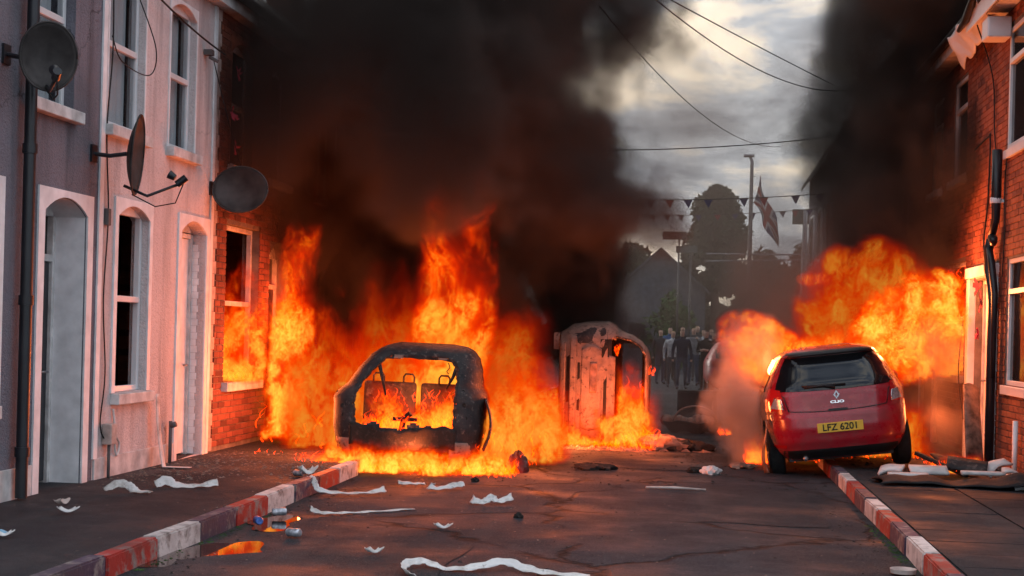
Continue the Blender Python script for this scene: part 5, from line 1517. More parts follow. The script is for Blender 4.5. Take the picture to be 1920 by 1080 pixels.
# small litter that can be picked out
M_canw = plain('crushed_can', (0.45, 0.46, 0.50), 0.35, 0.5, 0.6, var=0.3, scale=25)
M_canb = plain('blue_can', (0.06, 0.14, 0.42), 0.35, 0.5, 0.4, var=0.3, scale=25)
def can(loc, rot, mat, label, r=0.033, h=0.12):
    q = MB(); q.lathe([(0.001, 0), (r * 0.8, 0), (r, 0.012), (r * 0.93, h * 0.4), (r, h * 0.6), (r, h - 0.012), (r * 0.8, h), (0.001, h)], 18)
    o = q.build('drinks_can', mat, None, smooth=True, sharp=50); o.location = loc; o.rotation_euler = rot
    return tag(o, label, 'can', 'drinks cans by the left kerb')
can((-3.05, 10.75, 0.015), (R(88), 0, R(70)), M_canw, 'dented silver drinks can by the left kerb near the puddle')
can((-3.45, 11.25, 0.03), (R(88), 0, R(30)), M_canb, 'blue drinks can against the left kerb')
can((-3.47, 11.75, 0.03), (R(88), 0, R(110)), M_canw, 'silver drinks can beside the white kerb stone, beyond the blue can')
can((-3.9, 13.95, PZ + 0.035), (R(88), 0, R(60)), M_canw, 'silver drinks can on the left pavement edge by the flames')
q = MB(); q.lathe([(0.001, 0.012), (0.075, 0.012), (0.085, 0.03), (0.092, 0.03), (0.088, 0.0), (0.001, 0.0)], 26); o = q.build('pot_lid', M_buff, None, smooth=True, sharp=40); o.location = (1.50, 10.35, -0.02); tag(o, 'round pale lid lying against the right kerb', 'lid')
M_mask = plain('pale_blue_mask', (0.25, 0.45, 0.60), 0.8, 0.2)
q = MB(); q.grid(lambda u, v: (0.09 * (u - 0.5), 0.16 * (v - 0.5), 0.02 * math.sin(u * PI) * math.sin(v * PI) + 0.004), 8, 8); o = q.build('face_mask', M_mask, None, smooth=True, solid=0.003); o.location = (-4.72, 9.45, PZ + 0.012); o.rotation_euler = (0, 0, 0.8); tag(o, 'pale blue face mask on the left pavement at the picture edge', 'face mask')
def scrap(loc, sx, sy, yaw, label, mat=None, curl=0.03, name='paper_scrap'):
    q = MB(); q.grid(lambda u, v: (sx * (u - 0.5) + 0.02 * math.sin(v * 5), sy * (v - 0.5), 0.006 + curl * (u - 0.5) ** 2 * 4 + curl * 0.5 * math.sin(v * 4) ** 2), 6, 6)
    o = q.build(name, mat or M_paper, None, smooth=True, solid=0.004); o.location = loc; o.rotation_euler = (0, 0, yaw); return tag(o, label, 'paper scrap', 'loose scraps on the ground')
scrap((-4.62, 9.3, PZ + 0.012), 0.12, 0.05, 0.1, 'white scrap beside the blue face mask')
scrap((-4.75, 10.6, PZ + 0.012), 0.14, 0.07, 0.3, 'white scrap on the left pavement below the grey doorway')
scrap((-5.0, 11.05, PZ + 0.012), 0.10, 0.06, 1.2, 'crumpled buff scrap on the pavement at the grey doorway step', M_buff)
scrap((-1.95, 11.4, 0.0), 0.12, 0.03, 0.1, 'tiny white scrap in the road between two long strips')
scrap((-2.2, 10.0, 0.0), 0.10, 0.03, 0.3, 'tiny white scrap above the longest paper strip')
scrap((-3.75, 13.9, PZ + 0.03), 0.16, 0.10, 0.5, 'folded white scrap on the kerb end before the flames', curl=0.06)
q = MB(); q.tube([(-0.3, 0, 0.014), (0.0, 0.02, 0.018), (0.32, 0.0, 0.012)], [0.012, 0.016, 0.01], 6); o = q.build('stick', M_buff, None, smooth=True); o.location = (-0.15, 15.05, 0.0); tag(o, 'pale stick lying across the road between the kerbs', 'stick')

# puddle in the gutter
M_water = MT('puddle_water', 0.03, (0.012, 0.010, 0.010), 0.6).m
def puddle(cx, cy_, rx, ry, label, seed):
    q = MB(); n = 40; rnd = random.Random(seed)
    ph = [rnd.uniform(0, 6) for _ in range(4)]
    pts = []
    for k in range(n):
        a = 2 * PI * k / n; w = 1 + 0.2 * math.sin(2 * a + ph[0]) + 0.15 * math.sin(3 * a + ph[1]) + 0.1 * math.sin(5 * a + ph[2])
        pts.append((cx + rx * w * math.cos(a), cy_ + ry * w * math.sin(a), -0.018))
    q.add(pts, [tuple(range(n))]); o = q.build('puddle', M_water); o['kind'] = 'structure'; return o
puddle(-3.30, 9.75, 0.32, 0.75, '', 3)
puddle(-3.38, 11.5, 0.2, 0.45, '', 5)
for o in bpy.data.objects:
    if o.name.startswith('puddle'): o.location.z = -0.0065

# glass and plaster crumbs
def crumbs(name, spots, n, smin, smax, mat, label, seed):
    rnd = random.Random(seed); m = MB()
    for k in range(n):
        x0, x1, y0, y1, z = rnd.choice(spots)
        x, y = rnd.uniform(x0, x1), rnd.uniform(y0, y1)
        if z is None: z_ = roadz(x, y)
        else: z_ = z
        s_ = smin + (smax - smin) * rnd.random() ** 3
        a = rnd.uniform(0, 6.28); c, q = math.cos(a) * s_, math.sin(a) * s_; h_ = s_ * rnd.uniform(0.1, 0.55)
        m.add([(x + c, y + q, z_), (x - q, y + c, z_), (x - c * 0.9, y - q * 0.9, z_), (x + q * 0.7, y - c * 0.7, z_), (x + c * 0.3, y + q * 0.2, z_ + h_)], [(0, 1, 4), (1, 2, 4), (2, 3, 4), (3, 0, 4)])
    return tag(m.build(name, mat), label, None, None, 'stuff')
crumbs('rubble', [(-5.5, -3.8, 13.3, 16.5, PZ), (-5.5, -4.4, 12.7, 15.5, PZ), (-5.4, -3.8, 14.5, 16.5, PZ)], 1500, 0.006, 0.032, M_mortar, 'pale glass and plaster crumbs strewn over the left pavement', 1)
crumbs('rubble', [(-2.4, 1.5, 15.0, 21.0, None), (-1.5, 1.2, 17.0, 23.0, None)], 1700, 0.005, 0.035, M_char, 'scorched crumbs strewn over the road between the cars', 2)
crumbs('rubble', [(-3.5, 1.6, 8.2, 15.5, None), (-3.5, -1.0, 8.0, 15.0, None)], 650, 0.003, 0.015, M_mortar, 'fine pale grit scattered over the near road', 3)
crumbs('rubble', [(-3.5, 1.6, 8.2, 16.0, None), (-3.6, -3.2, 8, 15, None), (1.2, 1.6, 8, 16, None)], 1300, 0.004, 0.022, M_char, 'black cinders scattered over the near road', 13)
crumbs('rubble', [(-5.5, -3.8, 8.6, 13.5, PZ)], 160, 0.004, 0.016, M_mortar, 'grit on the near left pavement', 14)
crumbs('rubble', [(2.0, 3.55, 16.2, 19.5, PZ), (1.9, 3.5, 15.0, 18.0, PZ)], 900, 0.006, 0.05, M_char, 'burnt crumbs on the right pavement beside the red car', 4)
crumbs('rubble', [(-1.1, -0.3, 20.0, 21.0, None), (-0.7, 0.3, 20.0, 21.2, None), (-2.2, -0.6, 19.7, 20.4, None)], 900, 0.03, 0.13, M_scorch, 'heap of charred fragments at the foot of the overturned car', 5)
crumbs('weeds', [(1.55, 1.63, 8.3, 13.0, None), (-3.6, -3.52, 9.0, 12.5, None)], 500, 0.006, 0.03, M_leaf2, 'moss and weeds in the gutters', 6)

def lump(name, loc, sx, sy, sz, mat, label, seed, cat='debris', group='charred lumps on the road'):
    rnd = random.Random(seed); ph = [rnd.uniform(0, 6.28) for _ in range(9)]
    q = MB()
    def fn(u, v):
        a = u * 2 * PI; b = (v - 0.5) * PI
        r = 1 + 0.22 * math.sin(3 * a + ph[0]) * math.cos(b) + 0.18 * math.sin(5 * a + 3 * b + ph[1]) + 0.12 * math.sin(9 * a - 5 * b + ph[2]) * math.cos(b)
        return (sx * r * math.cos(b) * math.cos(a), sy * r * math.cos(b) * math.sin(a), max(-0.02, sz * (0.35 + r * math.sin(b))))
    q.grid(fn, 26, 14); o = q.build(name, mat, None, smooth=True, sharp=40); o.location = loc
    return tag(o, label, cat, group)
lump('charred_lump', (-1.12, 16.95, 0), 0.22, 0.14, 0.05, M_char, 'flat charred lump on the road before the overturned car', 1)
lump('charred_lump', (0.25, 17.0, 0), 0.10, 0.10, 0.06, M_paper2, 'pale crumpled lump on the road left of the red car', 2)
lump('charred_lump', (0.05, 17.1, 0), 0.09, 0.07, 0.04, M_char, 'small black lump beside the pale crumpled one', 3)
lump('charred_lump', (0.62, 17.9, 0), 0.14, 0.12, 0.04, M_scorch, 'brown scorched lump near the red car wheel', 4)
lump('charred_lump', (-0.42, 20.3, 0), 0.42, 0.3, 0.14, M_scorch, 'largest scorched heap beside the overturned car', 6)
lump('charred_lump', (-0.02, 20.2, 0), 0.28, 0.2, 0.10, M_char, 'dark heap right of the largest scorched heap', 7)
lump('charred_lump', (-1.95, 16.35, 0), 0.10, 0.16, 0.16, M_burnt, 'upright burnt fragment at the right end of the ground fire', 9)
lump('charred_lump', (-2.25, 15.1, 0), 0.035, 0.03, 0.03, M_char, 'small black cinder between the paper strips', 10)
lump('charred_lump', (-1.45, 12.3, 0), 0.035, 0.03, 0.03, M_char, 'small black cinder in the middle of the near road', 11)

# hoop-handled basket and the dark cabinet behind it
bk = empty('burnt_basket', (0.02, 24.0, 0.0)); tag(bk, 'burnt basket with a hoop handle lying in the road', 'basket')
q = MB(); q.grid(lambda u, v: ((0.40 + 0.05 * math.sin(u * 40)) * math.cos(u * 2 * PI) * (0.8 + 0.3 * v), 0.30 * math.sin(u * 2 * PI) * (0.8 + 0.3 * v), 0.02 + 0.17 * v + 0.02 * math.sin(u * 30)), 60, 6); q.build('rim_wall', M_char, bk, smooth=True, solid=0.02)
q = MB(); q.tube([(0.05 + 0.36 * math.cos(PI * k / 16) , 0.0, 0.18 + 0.26 * math.sin(PI * k / 16)) for k in range(17)], 0.03, 10, flat=0.5); q.build('handle', M_ash, bk, smooth=True)
for k in range(8):
    q = MB(); rnd = random.Random(k); r_ = rnd.uniform(0.07, 0.12)
    q.lathe([(0.001, -r_ * 0.8), (r_ * 0.8, -r_ * 0.5), (r_, 0), (r_ * 0.7, r_ * 0.7), (0.001, r_ * 0.85)], 10); o = q.build('scorched_content', M_ash, bk, smooth=True); o.location = (-0.42 + 0.10 * k, rnd.uniform(-0.18, 0.1), 0.17 + rnd.uniform(0, 0.05)); o.rotation_euler = (rnd.uniform(-1, 1), rnd.uniform(-1, 1), 0)
cb_ = empty('cabinet', (0.10, 26.8, 0.0)); tag(cb_, 'dark cabinet standing in the road behind the burnt basket', 'cabinet')
q = MB(); q.box((-0.36, -0.3, 0.03), (0.36, 0.3, 0.60)); q.build('carcass', M_char, cb_, bevel=0.015)
q = MB(); q.box((-0.34, -0.325, 0.06), (0.34, -0.302, 0.57)); d_o = q.build('door', M_char, cb_, bevel=0.006); q = MB(); q.tube([(0.28, -0.35, 0.25), (0.28, -0.35, 0.40)], 0.01); q.build('handle', M_metal, d_o)

# ---- heap on the right pavement
M_felt = burnt_mat('roofing_felt', (0.012, 0.012, 0.013), (0.02, 0.02, 0.022), (0.045, 0.04, 0.04))
q = MB(); q.grid(lambda u, v: (1.95 + 1.55 * u + 0.04 * math.sin(v * 8), 15.15 + 0.75 * v + 0.10 * math.sin(u * 5), PZ + 0.02 + (0.10 + 0.05 * math.sin(u * 9) + 0.03 * math.sin(u * 23)) * (1 - abs(2 * v - 0.7)) * (0.5 + 0.5 * u)), 40, 12)
tag(q.build('roofing_felt', M_felt, None, smooth=True, solid=0.012), 'crumpled sheet of black felt on the right pavement', 'felt sheet')
def board(loc, s, rot, mat, label, name='broken_board', cat='board', bend=0.0):
    q = MB(); q.grid(lambda u, v: (s[0] * (u - 0.5), s[1] * (v - 0.5) + bend * math.sin(u * 3), bend * 0.6 * math.sin(u * 4 + v)), 10, 3)
    o = q.build(name, mat, None, smooth=True, solid=s[2]); o.location = loc; o.rotation_euler = rot
    return tag(o, label, cat, 'broken pieces heaped on the right pavement')
board((2.52, 15.75, 0.24), (0.40, 0.16, 0.03), (R(25), 0, R(4)), M_paper2, 'white board lying on the black felt, left of the heap')
board((2.28, 15.55, 0.20), (0.42, 0.07, 0.03), (R(15), 0, R(3)), M_paper2, 'narrow white strip on the front left of the black felt')
board((2.18, 16.1, 0.20), (0.26, 0.18, 0.03), (R(20), R(-14), R(-25)), M_paper2, 'pale wedge shaped board at the left end of the heap', bend=0.03)
board((3.05, 15.6, 0.24), (0.45, 0.06, 0.03), (R(15), 0, R(2)), M_paper2, 'narrow white strip at the front middle of the heap')
board((2.95, 15.95, 0.29), (0.42, 0.22, 0.03), (R(28), R(6), R(-12)), M_burnt, 'grey burnt board across the middle of the heap')
board((3.28, 16.0, 0.27), (0.34, 0.13, 0.02), (R(30), R(-28), R(30)), M_paper2, 'curled white board leaning at the right of the heap', bend=0.05)
board((3.42, 15.85, 0.22), (0.26, 0.16, 0.02), (R(10), R(5), R(-10)), M_paper2, 'white plastic sheet at the right end of the heap', bend=0.05)
board((2.72, 16.2, 0.27), (0.75, 0.05, 0.04), (0, R(14), R(-52)), M_char, 'smouldering timber sloping down the heap towards the road')
board((2.95, 16.65, 0.24), (0.5, 0.28, 0.02), (R(14), R(10), R(20)), M_char, 'charred sheet behind the heap by the small fire', bend=0.05)
board((3.42, 18.2, 0.62), (0.22, 1.0, 0.03), (R(62), R(8), R(12)), M_scorch, 'scorched plank leaning against the brick wall behind the heap', name='leaning_plank', bend=0.04)
q = MB(); q.tube([(3.3, 15.25, PZ + 0.02), (3.55, 15.2, PZ + 0.10), (3.62, 15.1, PZ + 0.02)], 0.03, 8); tag(q.build('torn_pipe', M_upvc, None, smooth=True), 'short white torn pipe at the foot of the right wall', 'pipe')
M_pinkr = plain('pink_ribbon', (0.55, 0.04, 0.08), 0.8, 0.1)
for i_, (y, z, l_) in enumerate(((18.35, 2.3, 'upper pink ribbon scrap on the white doorway by the bent pipe'), (18.2, 2.12, 'lower pink ribbon scrap on the bent black pipe'), (18.3, 1.72, 'small pink ribbon scrap below the others on the white doorway'), (18.9, 0.95, 'lowest pink ribbon scrap on the white door'))):
    q = MB(); rnd = random.Random(i_ + 40)
    for k in range(6):
        a = rnd.uniform(0, 6.28); c = Vector((XR - 0.17, y, z)); d = Vector((rnd.uniform(-0.5, 0.1), math.cos(a), math.sin(a))) * (0.14 if i_ < 2 else 0.07); n_ = Vector((0.01, -math.sin(a), math.cos(a))) * 0.03
        q.quad(c - n_, c + d - n_, c + d + n_, c + n_)
    tag(q.build('ribbon_scrap', M_pinkr, None, solid=0.004), l_, 'ribbon', 'pink ribbon scraps on the right doorway')
# ------------------------------------------------------------------ fire and smoke: voxel volumes filled by fields
class GT:
    def __init__(s, name):
        s.t = bpy.data.node_groups.new(name, 'GeometryNodeTree')
        s.t.interface.new_socket('Geometry', in_out='INPUT', socket_type='NodeSocketGeometry')
        s.t.interface.new_socket('Geometry', in_out='OUTPUT', socket_type='NodeSocketGeometry')
        s.inp = s.t.nodes.new('NodeGroupInput'); s.out = s.t.nodes.new('NodeGroupOutput')
    n = MT.n; math = MT.math
    def put(s, i, v):
        if isinstance(v, bpy.types.NodeSocket): s.t.links.new(v, i)
        else: i.default_value = v
    def vm(s, op, a, b=None):
        x = s.n('ShaderNodeVectorMath', operation=op); s.put(x.inputs[0], a)
        if b is not None: s.put(x.inputs[3] if op == 'SCALE' else x.inputs[1], b)
        return x.outputs['Vector']
    def noise(s, vec, scale, detail=2, rough=0.5, out=0):
        x = s.n('ShaderNodeTexNoise'); s.put(x.inputs['Vector'], vec)
        x.inputs['Scale'].default_value = scale; x.inputs['Detail'].default_value = detail; x.inputs['Roughness'].default_value = rough
        return x.outputs[out]
    def mr(s, v, a, b, c=0.0, d=1.0, smooth=True):
        x = s.n('ShaderNodeMapRange', interpolation_type='SMOOTHSTEP' if smooth else 'LINEAR')
        for i, q in enumerate((v, a, b, c, d)): s.put(x.inputs[i], q)
        return x.outputs[0]
    def curve(s, v, pts, lo, hi):
        if len(set(p[1] for p in pts)) == 1: return pts[0][1]
        t = s.mr(v, lo, hi, 0.0, 1.0, False)
        x = s.n('ShaderNodeFloatCurve'); cm = x.mapping; cu = cm.curves[0]
        ymin = min(p[1] for p in pts); ymax = max(p[1] for p in pts); dy = (ymax - ymin) or 1
        P = [((a - lo) / (hi - lo), (b - ymin) / dy) for a, b in pts]
        cu.points[0].location = P[0]; cu.points[1].location = P[-1]
        for p in P[1:-1]: cu.points.new(*p)
        for q in cu.points: q.handle_type = 'AUTO_CLAMPED'
        cm.update(); s.put(x.inputs['Value'], t)
        return s.math('MULTIPLY_ADD', x.outputs[0], dy, ymin)
    def pos(s):
        p = s.n('GeometryNodeInputPosition').outputs[0]
        x = s.n('ShaderNodeSeparateXYZ'); s.put(x.inputs[0], p)
        return p, x.outputs[0], x.outputs[1], x.outputs[2]
    def cube(s, dens, a, b, vox, mat):
        x = s.n('GeometryNodeVolumeCube'); s.put(x.inputs['Density'], dens)
        x.inputs['Min'].default_value = a; x.inputs['Max'].default_value = b
        for k, i in zip('XYZ', range(3)): x.inputs['Resolution ' + k].default_value = max(2, int((b[i] - a[i]) / vox))
        m = s.n('GeometryNodeSetMaterial'); m.inputs['Material'].default_value = mat
        s.put(m.inputs['Geometry'], x.outputs[0])
        j = s.n('GeometryNodeJoinGeometry'); s.put(j.inputs[0], m.outputs[0]); s.put(j.inputs[0], s.inp.outputs[0])
        s.put(s.out.inputs[0], j.outputs[0])

# ---- flame licks: the curling bright sheets of flame, real tapered meshes
def lick_mat():
    m = bpy.data.materials.new('flame_lick'); m.use_nodes = True; t = m.node_tree; t.nodes.clear()
    o = t.nodes.new('ShaderNodeOutputMaterial'); em = t.nodes.new('ShaderNodeEmission')
    at = t.nodes.new('ShaderNodeAttribute'); at.attribute_name = 'heat'
    cr = t.nodes.new('ShaderNodeValToRGB'); t.links.new(at.outputs['Fac'], cr.inputs[0])
    e = cr.color_ramp.elements; e[0].position = 0.0; e[0].color = (0.55, 0.022, 0.0, 1); e[1].position = 1.0; e[1].color = (1.0, 0.60, 0.11, 1)
    k = e.new(0.35); k.color = (0.95, 0.10, 0.004, 1); k = e.new(0.68); k.color = (1.0, 0.29, 0.018, 1)
    t.links.new(cr.outputs[0], em.inputs[0]); em.inputs[1].default_value = 1.9
    tr = t.nodes.new('ShaderNodeBsdfTransparent'); ad = t.nodes.new('ShaderNodeAddShader')      # flame is clear gas: it adds light to what is behind
    t.links.new(em.outputs[0], ad.inputs[0]); t.links.new(tr.outputs[0], ad.inputs[1])
    t.links.new(ad.outputs[0], o.inputs[0])
    m.cycles.emission_sampling = 'NONE'
    return m
M_lick = lick_mat()
class Licks:
    def __init__(s): s.v = []; s.f = []; s.h = []
    def lick(s, rnd, base, L, r, heat, lean=(0, 0), curl=1.0):
        n = 9
        p = Vector(base); ph1, ph2 = rnd.uniform(0, 6.28), rnd.uniform(0, 6.28); fq = rnd.uniform(3.0, 7.0)
        pts = []
        for k in range(n):
            t = k / (n - 1)
            amp = curl * L * 0.26 * (0.25 + t)
            pts.append(Vector((p.x + lean[0] * t * L + amp * math.sin(ph1 + fq * t), p.y + lean[1] * t * L + amp * math.cos(ph2 + fq * 0.9 * t), p.z + L * t - 0.12 * L * curl * math.sin(ph2 + fq * t) * t)))
        b0 = len(s.v); a0 = rnd.uniform(0, PI); tw = rnd.uniform(-2, 2)
        for k, q in enumerate(pts):
            t = k / (n - 1)
            rr = r * (math.sin(PI * min(1, 0.12 + 0.88 * t) ** 0.75) ** 0.8 if t < 0.999 else 0.02) + 0.0006
            a = a0 + tw * t
            u = Vector((math.cos(a), math.sin(a), 0)); w = Vector((-math.sin(a), math.cos(a), 0))
            for (cu, cw) in ((1, 0), (0, 0.38), (-1, 0), (0, -0.38)):
                s.v.append(q + u * rr * cu + w * rr * cw)
                s.h.append(max(0, min(1, heat * (1.1 - 0.75 * t) + 0.12 * (abs(cw) > 0))))
        for k in range(n - 1):
            for j in range(4):
                s.f.append((b0 + k * 4 + j, b0 + k * 4 + (j + 1) % 4, b0 + (k + 1) * 4 + (j + 1) % 4, b0 + (k + 1) * 4 + j))
    def mesh(s, name):
        me = bpy.data.meshes.new(name); me.from_pydata([tuple(q) for q in s.v], [], s.f)
        if s.v:
            at = me.attributes.new('heat', 'FLOAT', 'POINT'); at.data.foreach_set('value', s.h)
        me.materials.append(M_lick); me.polygons.foreach_set('use_smooth', [True] * len(s.f)); me.update()
        return me

def flame_mat(name, strength, step, hotter=0.0, soot=11.0):
    m = bpy.data.materials.new(name); m.use_nodes = True; t = m.node_tree; t.nodes.clear(); o = t.nodes.new('ShaderNodeOutputMaterial')
    vi = t.nodes.new('ShaderNodeVolumeInfo')
    cr = t.nodes.new('ShaderNodeValToRGB'); t.links.new(vi.outputs['Density'], cr.inputs[0])
    e = cr.color_ramp.elements
    e[0].position = 0; e[0].color = (1, 0.014, 0.0, 1); e[1].position = 0.9; e[1].color = (1, 0.52 + hotter, 0.05 + hotter * 0.25, 1)
    k = e.new(0.18); k.color = (1, 0.05, 0.0005, 1); k = e.new(0.42); k.color = (1, 0.17 + hotter * 0.5, 0.003, 1)
    mu = t.nodes.new('ShaderNodeMath'); mu.operation = 'MULTIPLY'; t.links.new(vi.outputs['Density'], mu.inputs[0]); mu.inputs[1].default_value = strength
    em = t.nodes.new('ShaderNodeEmission'); t.links.new(cr.outputs[0], em.inputs[0]); t.links.new(mu.outputs[0], em.inputs[1])
    ab = t.nodes.new('ShaderNodeVolumeAbsorption'); ab.inputs[0].default_value = (0.25, 0.08, 0.02, 1)
    m2 = t.nodes.new('ShaderNodeMath'); m2.operation = 'MULTIPLY'; t.links.new(vi.outputs['Density'], m2.inputs[0]); m2.inputs[1].default_value = soot; t.links.new(m2.outputs[0], ab.inputs[1])
    ad = t.nodes.new('ShaderNodeAddShader'); t.links.new(em.outputs[0], ad.inputs[0]); t.links.new(ab.outputs[0], ad.inputs[1])
    t.links.new(ad.outputs[0], o.inputs['Volume']); m.cycles.volume_step_rate = step
    return m

def flames(label, a, b, seed, strength=5.0, scale=3.0, vox=0.02, zs=0.5, hot=0.0, ball=False, reach=1.5, veil=0.05, licks=(), lean=(0, 0), sharp=6.5, edge=(0.95, 0.45), step=1.1):
    """one fire: a body of flame filling the box a-b plus curling licks; lean = sideways drift per metre of height"""
    T = GT('flame_field'); P, x, y, z = T.pos()
    c = [(p + q) / 2 for p, q in zip(a, b)]; h = [(q - p) / 2 for p, q in zip(a, b)]
    zn = T.math('DIVIDE', T.math('SUBTRACT', z, a[2]), h[2] * 2)
    xs = T.math('DIVIDE', T.math('SUBTRACT', T.math('SUBTRACT', x, c[0]), T.math('MULTIPLY', T.math('SUBTRACT', z, a[2] + (h[2] if ball else 0)), lean[0])), h[0])
    ys = T.math('DIVIDE', T.math('SUBTRACT', T.math('SUBTRACT', y, c[1]), T.math('MULTIPLY', T.math('SUBTRACT', z, a[2] + (h[2] if ball else 0)), lean[1])), h[1])
    d = T.math('POWER', T.math('ADD', T.math('POWER', T.math('ABSOLUTE', xs), 3.0), T.math('POWER', T.math('ABSOLUTE', ys), 3.0)), 0.3333)
    q = T.vm('ADD', P, (seed * 3.1, seed * 1.7, seed * 2.3))
    wv = T.noise(T.vm('MULTIPLY', q, (1, 1, 0.7)), scale * 0.55, 2, 0.5, 1)
    q2 = T.vm('ADD', T.vm('MULTIPLY', q, (1, 1, zs)), T.vm('SCALE', T.vm('SUBTRACT', wv, (0.5, 0.5, 0.5)), 3.0 / scale))
    nb = T.noise(q2, scale * 0.42, 4, 0.6)
    n = T.noise(T.vm('MULTIPLY', q2, (1, 1, 1.25)), scale * 1.9, 3, 0.62)
    ridge = T.math('SUBTRACT', 1.0, T.math('MULTIPLY', T.math('ABSOLUTE', T.math('SUBTRACT', n, 0.5)), sharp), clamp=True)
    if ball:
        zc = T.math('MULTIPLY', T.math('SUBTRACT', zn, 0.5), 2.0)
        dd = T.math('SQRT', T.math('ADD', T.math('MULTIPLY', d, d), T.math('MULTIPLY', zc, zc)))
        env = T.mr(T.math('MULTIPLY_ADD', T.math('SUBTRACT', 0.47, nb), 2.6, dd), edge[0], edge[1])
        env = T.math('MULTIPLY', env, T.mr(dd, 1.0, 0.85))
    else:
        env = T.math('SUBTRACT', T.math('MULTIPLY', nb, 1.6), T.math('MULTIPLY', zn, reach))
        env = T.math('MULTIPLY', T.mr(env, 0.0, 0.5), T.mr(T.math('ADD', d, T.math('SUBTRACT', 0.5, nb)), edge[0], edge[1]))
        env = T.math('MULTIPLY', env, T.mr(zn, 0.0, 0.03))
        env = T.math('MULTIPLY', env, T.mr(T.math('MULTIPLY_ADD', T.math('SUBTRACT', n, 0.5), 0.5, d), 0.98, 0.7))
        env = T.math('MULTIPLY', env, T.mr(zn, 1.0, 0.9))
    rr = T.math('MULTIPLY', T.math('POWER', ridge, 3.6), T.mr(T.noise(T.vm('MULTIPLY', q, (1, 1, 0.7)), scale * 0.85, 2, 0.5), 0.42, 0.60, 0.03, 1.6))
    heat = T.math('MULTIPLY', env, T.math('MULTIPLY_ADD', rr, 1.0 - veil, veil))
    if not ball: heat = T.math('MULTIPLY', heat, T.mr(zn, 0.0, 0.55, 1.9, 0.6, False))
    T.cube(heat, a, b, vox, flame_mat('flame_body', strength * 1.95, step, hot))
    K = Licks(); rnd = random.Random(seed * 7 + 1)
    for (la, lb, cnt, l0, l1, r0, r1, h0, h1, ln) in licks:
        for _ in range(cnt):
            u = rnd.random()
            K.lick(rnd, (rnd.uniform(la[0], lb[0]), rnd.uniform(la[1], lb[1]), rnd.uniform(la[2], lb[2])), (l0 + (l1 - l0) * u ** 2.2) * 0.7, rnd.uniform(r0, r1) * 0.7, rnd.uniform(h0, h1), ln)
    root = bpy.data.objects.new('flames', K.mesh('flames')); put(root)
    tag(root, label, None, 'fires in the street', 'stuff')
    o = bpy.data.objects.new('flame_body', bpy.data.meshes.new('flame_body')); put(o, parent=root)
    o['kind'] = 'stuff'
    md = o.modifiers.new('flame_volume', 'NODES'); md.node_group = T.t
    return root

Z = (0, 0)
flames('flames standing in the brick house window on the left', (-6.0, 16.5, 0.85), (-5.25, 18.05, 3.1), 1, 7.0, 3.6, licks=[((-5.62, 16.6, 0.92), (-5.42, 17.9, 0.95), 90, 0.06, 0.28, 0.006, 0.018, 0.6, 1.0, Z), ((-5.58, 16.62, 1.0), (-5.5, 16.8, 1.6), 14, 0.05, 0.16, 0.006, 0.014, 0.6, 1.0, Z)])
flames('tall column of flame up the brick front beside the burning window', (-5.54, 17.55, 0.1), (-4.95, 19.0, 3.6), 2, 8.5, 3.4, reach=1.0, hot=0.08, lean=(0.03, 0), licks=[((-5.35, 17.9, 0.1), (-4.9, 18.9, 1.6), 8, 0.08, 0.4, 0.006, 0.02, 0.45, 1.0, Z)])
flames('wall of flame left of the burnt-out car', (-5.3, 16.6, 0.05), (-3.2, 19.2, 2.6), 3, 3.6, 2.8, reach=1.25, licks=[((-5.2, 16.5, 0.1), (-4.0, 17.2, 0.5), 14, 0.06, 0.34, 0.006, 0.02, 0.35, 1.0, Z)])
flames('flames inside the burnt-out car shell', (-3.9, 16.25, 0.25), (-2.5, 17.15, 1.25), 4, 6.5, 4.2, reach=1.3, licks=[((-3.78, 16.2, 0.42), (-2.68, 16.6, 0.52), 420, 0.04, 0.22, 0.004, 0.014, 0.5, 1.0, Z), ((-3.7, 16.4, 0.5), (-2.7, 16.9, 0.8), 120, 0.05, 0.22, 0.004, 0.012, 0.4, 0.9, Z)])
flames('wall of flame right of the burnt-out car', (-2.65, 16.2, 0.05), (-1.35, 18.0, 2.0), 5, 4.4, 3.2, reach=1.25, hot=0.06, licks=[((-2.42, 16.2, 0.05), (-1.6, 17.0, 0.4), 110, 0.06, 0.26, 0.006, 0.018, 0.5, 1.0, Z)])
flames('tall flames rising behind the burnt-out car into the smoke', (-3.75, 17.3, 0.6), (-2.45, 18.3, 3.75), 61, 6.5, 2.6, reach=0.95, veil=0.06, lean=(0.10, 0))
flames('dull red flames rolling in the smoke over the burnt-out car', (-4.5, 17.6, 0.5), (-1.7, 19.4, 3.0), 63, 2.2, 2.4, reach=1.35, veil=0.16)
flames('low flames spread over the road before the burnt-out car', (-4.6, 15.3, -0.01), (-1.7, 16.5, 0.55), 7, 9.0, 5.5, hot=0.08, vox=0.02, reach=1.5, edge=(1.0, 0.6), licks=[((-4.35, 15.45, 0.0), (-1.9, 16.1, 0.04), 900, 0.04, 0.24, 0.005, 0.016, 0.45, 1.0, Z), ((-5.2, 16.1, 0.1), (-4.2, 16.6, 0.11), 16, 0.015, 0.06, 0.005, 0.012, 0.6, 1.0, Z)])
flames('flames around the foot of the overturned car', (-2.5, 19.7, 0.0), (-0.35, 21.6, 1.25), 8, 6.0, 3.6, reach=1.25, hot=0.05, licks=[((-2.0, 19.75, 0.0), (-0.5, 20.3, 0.06), 420, 0.05, 0.24, 0.006, 0.018, 0.4, 1.0, Z), ((-0.95, 19.9, 0.05), (-0.45, 20.3, 0.2), 120, 0.08, 0.3, 0.008, 0.02, 0.4, 0.9, Z)])
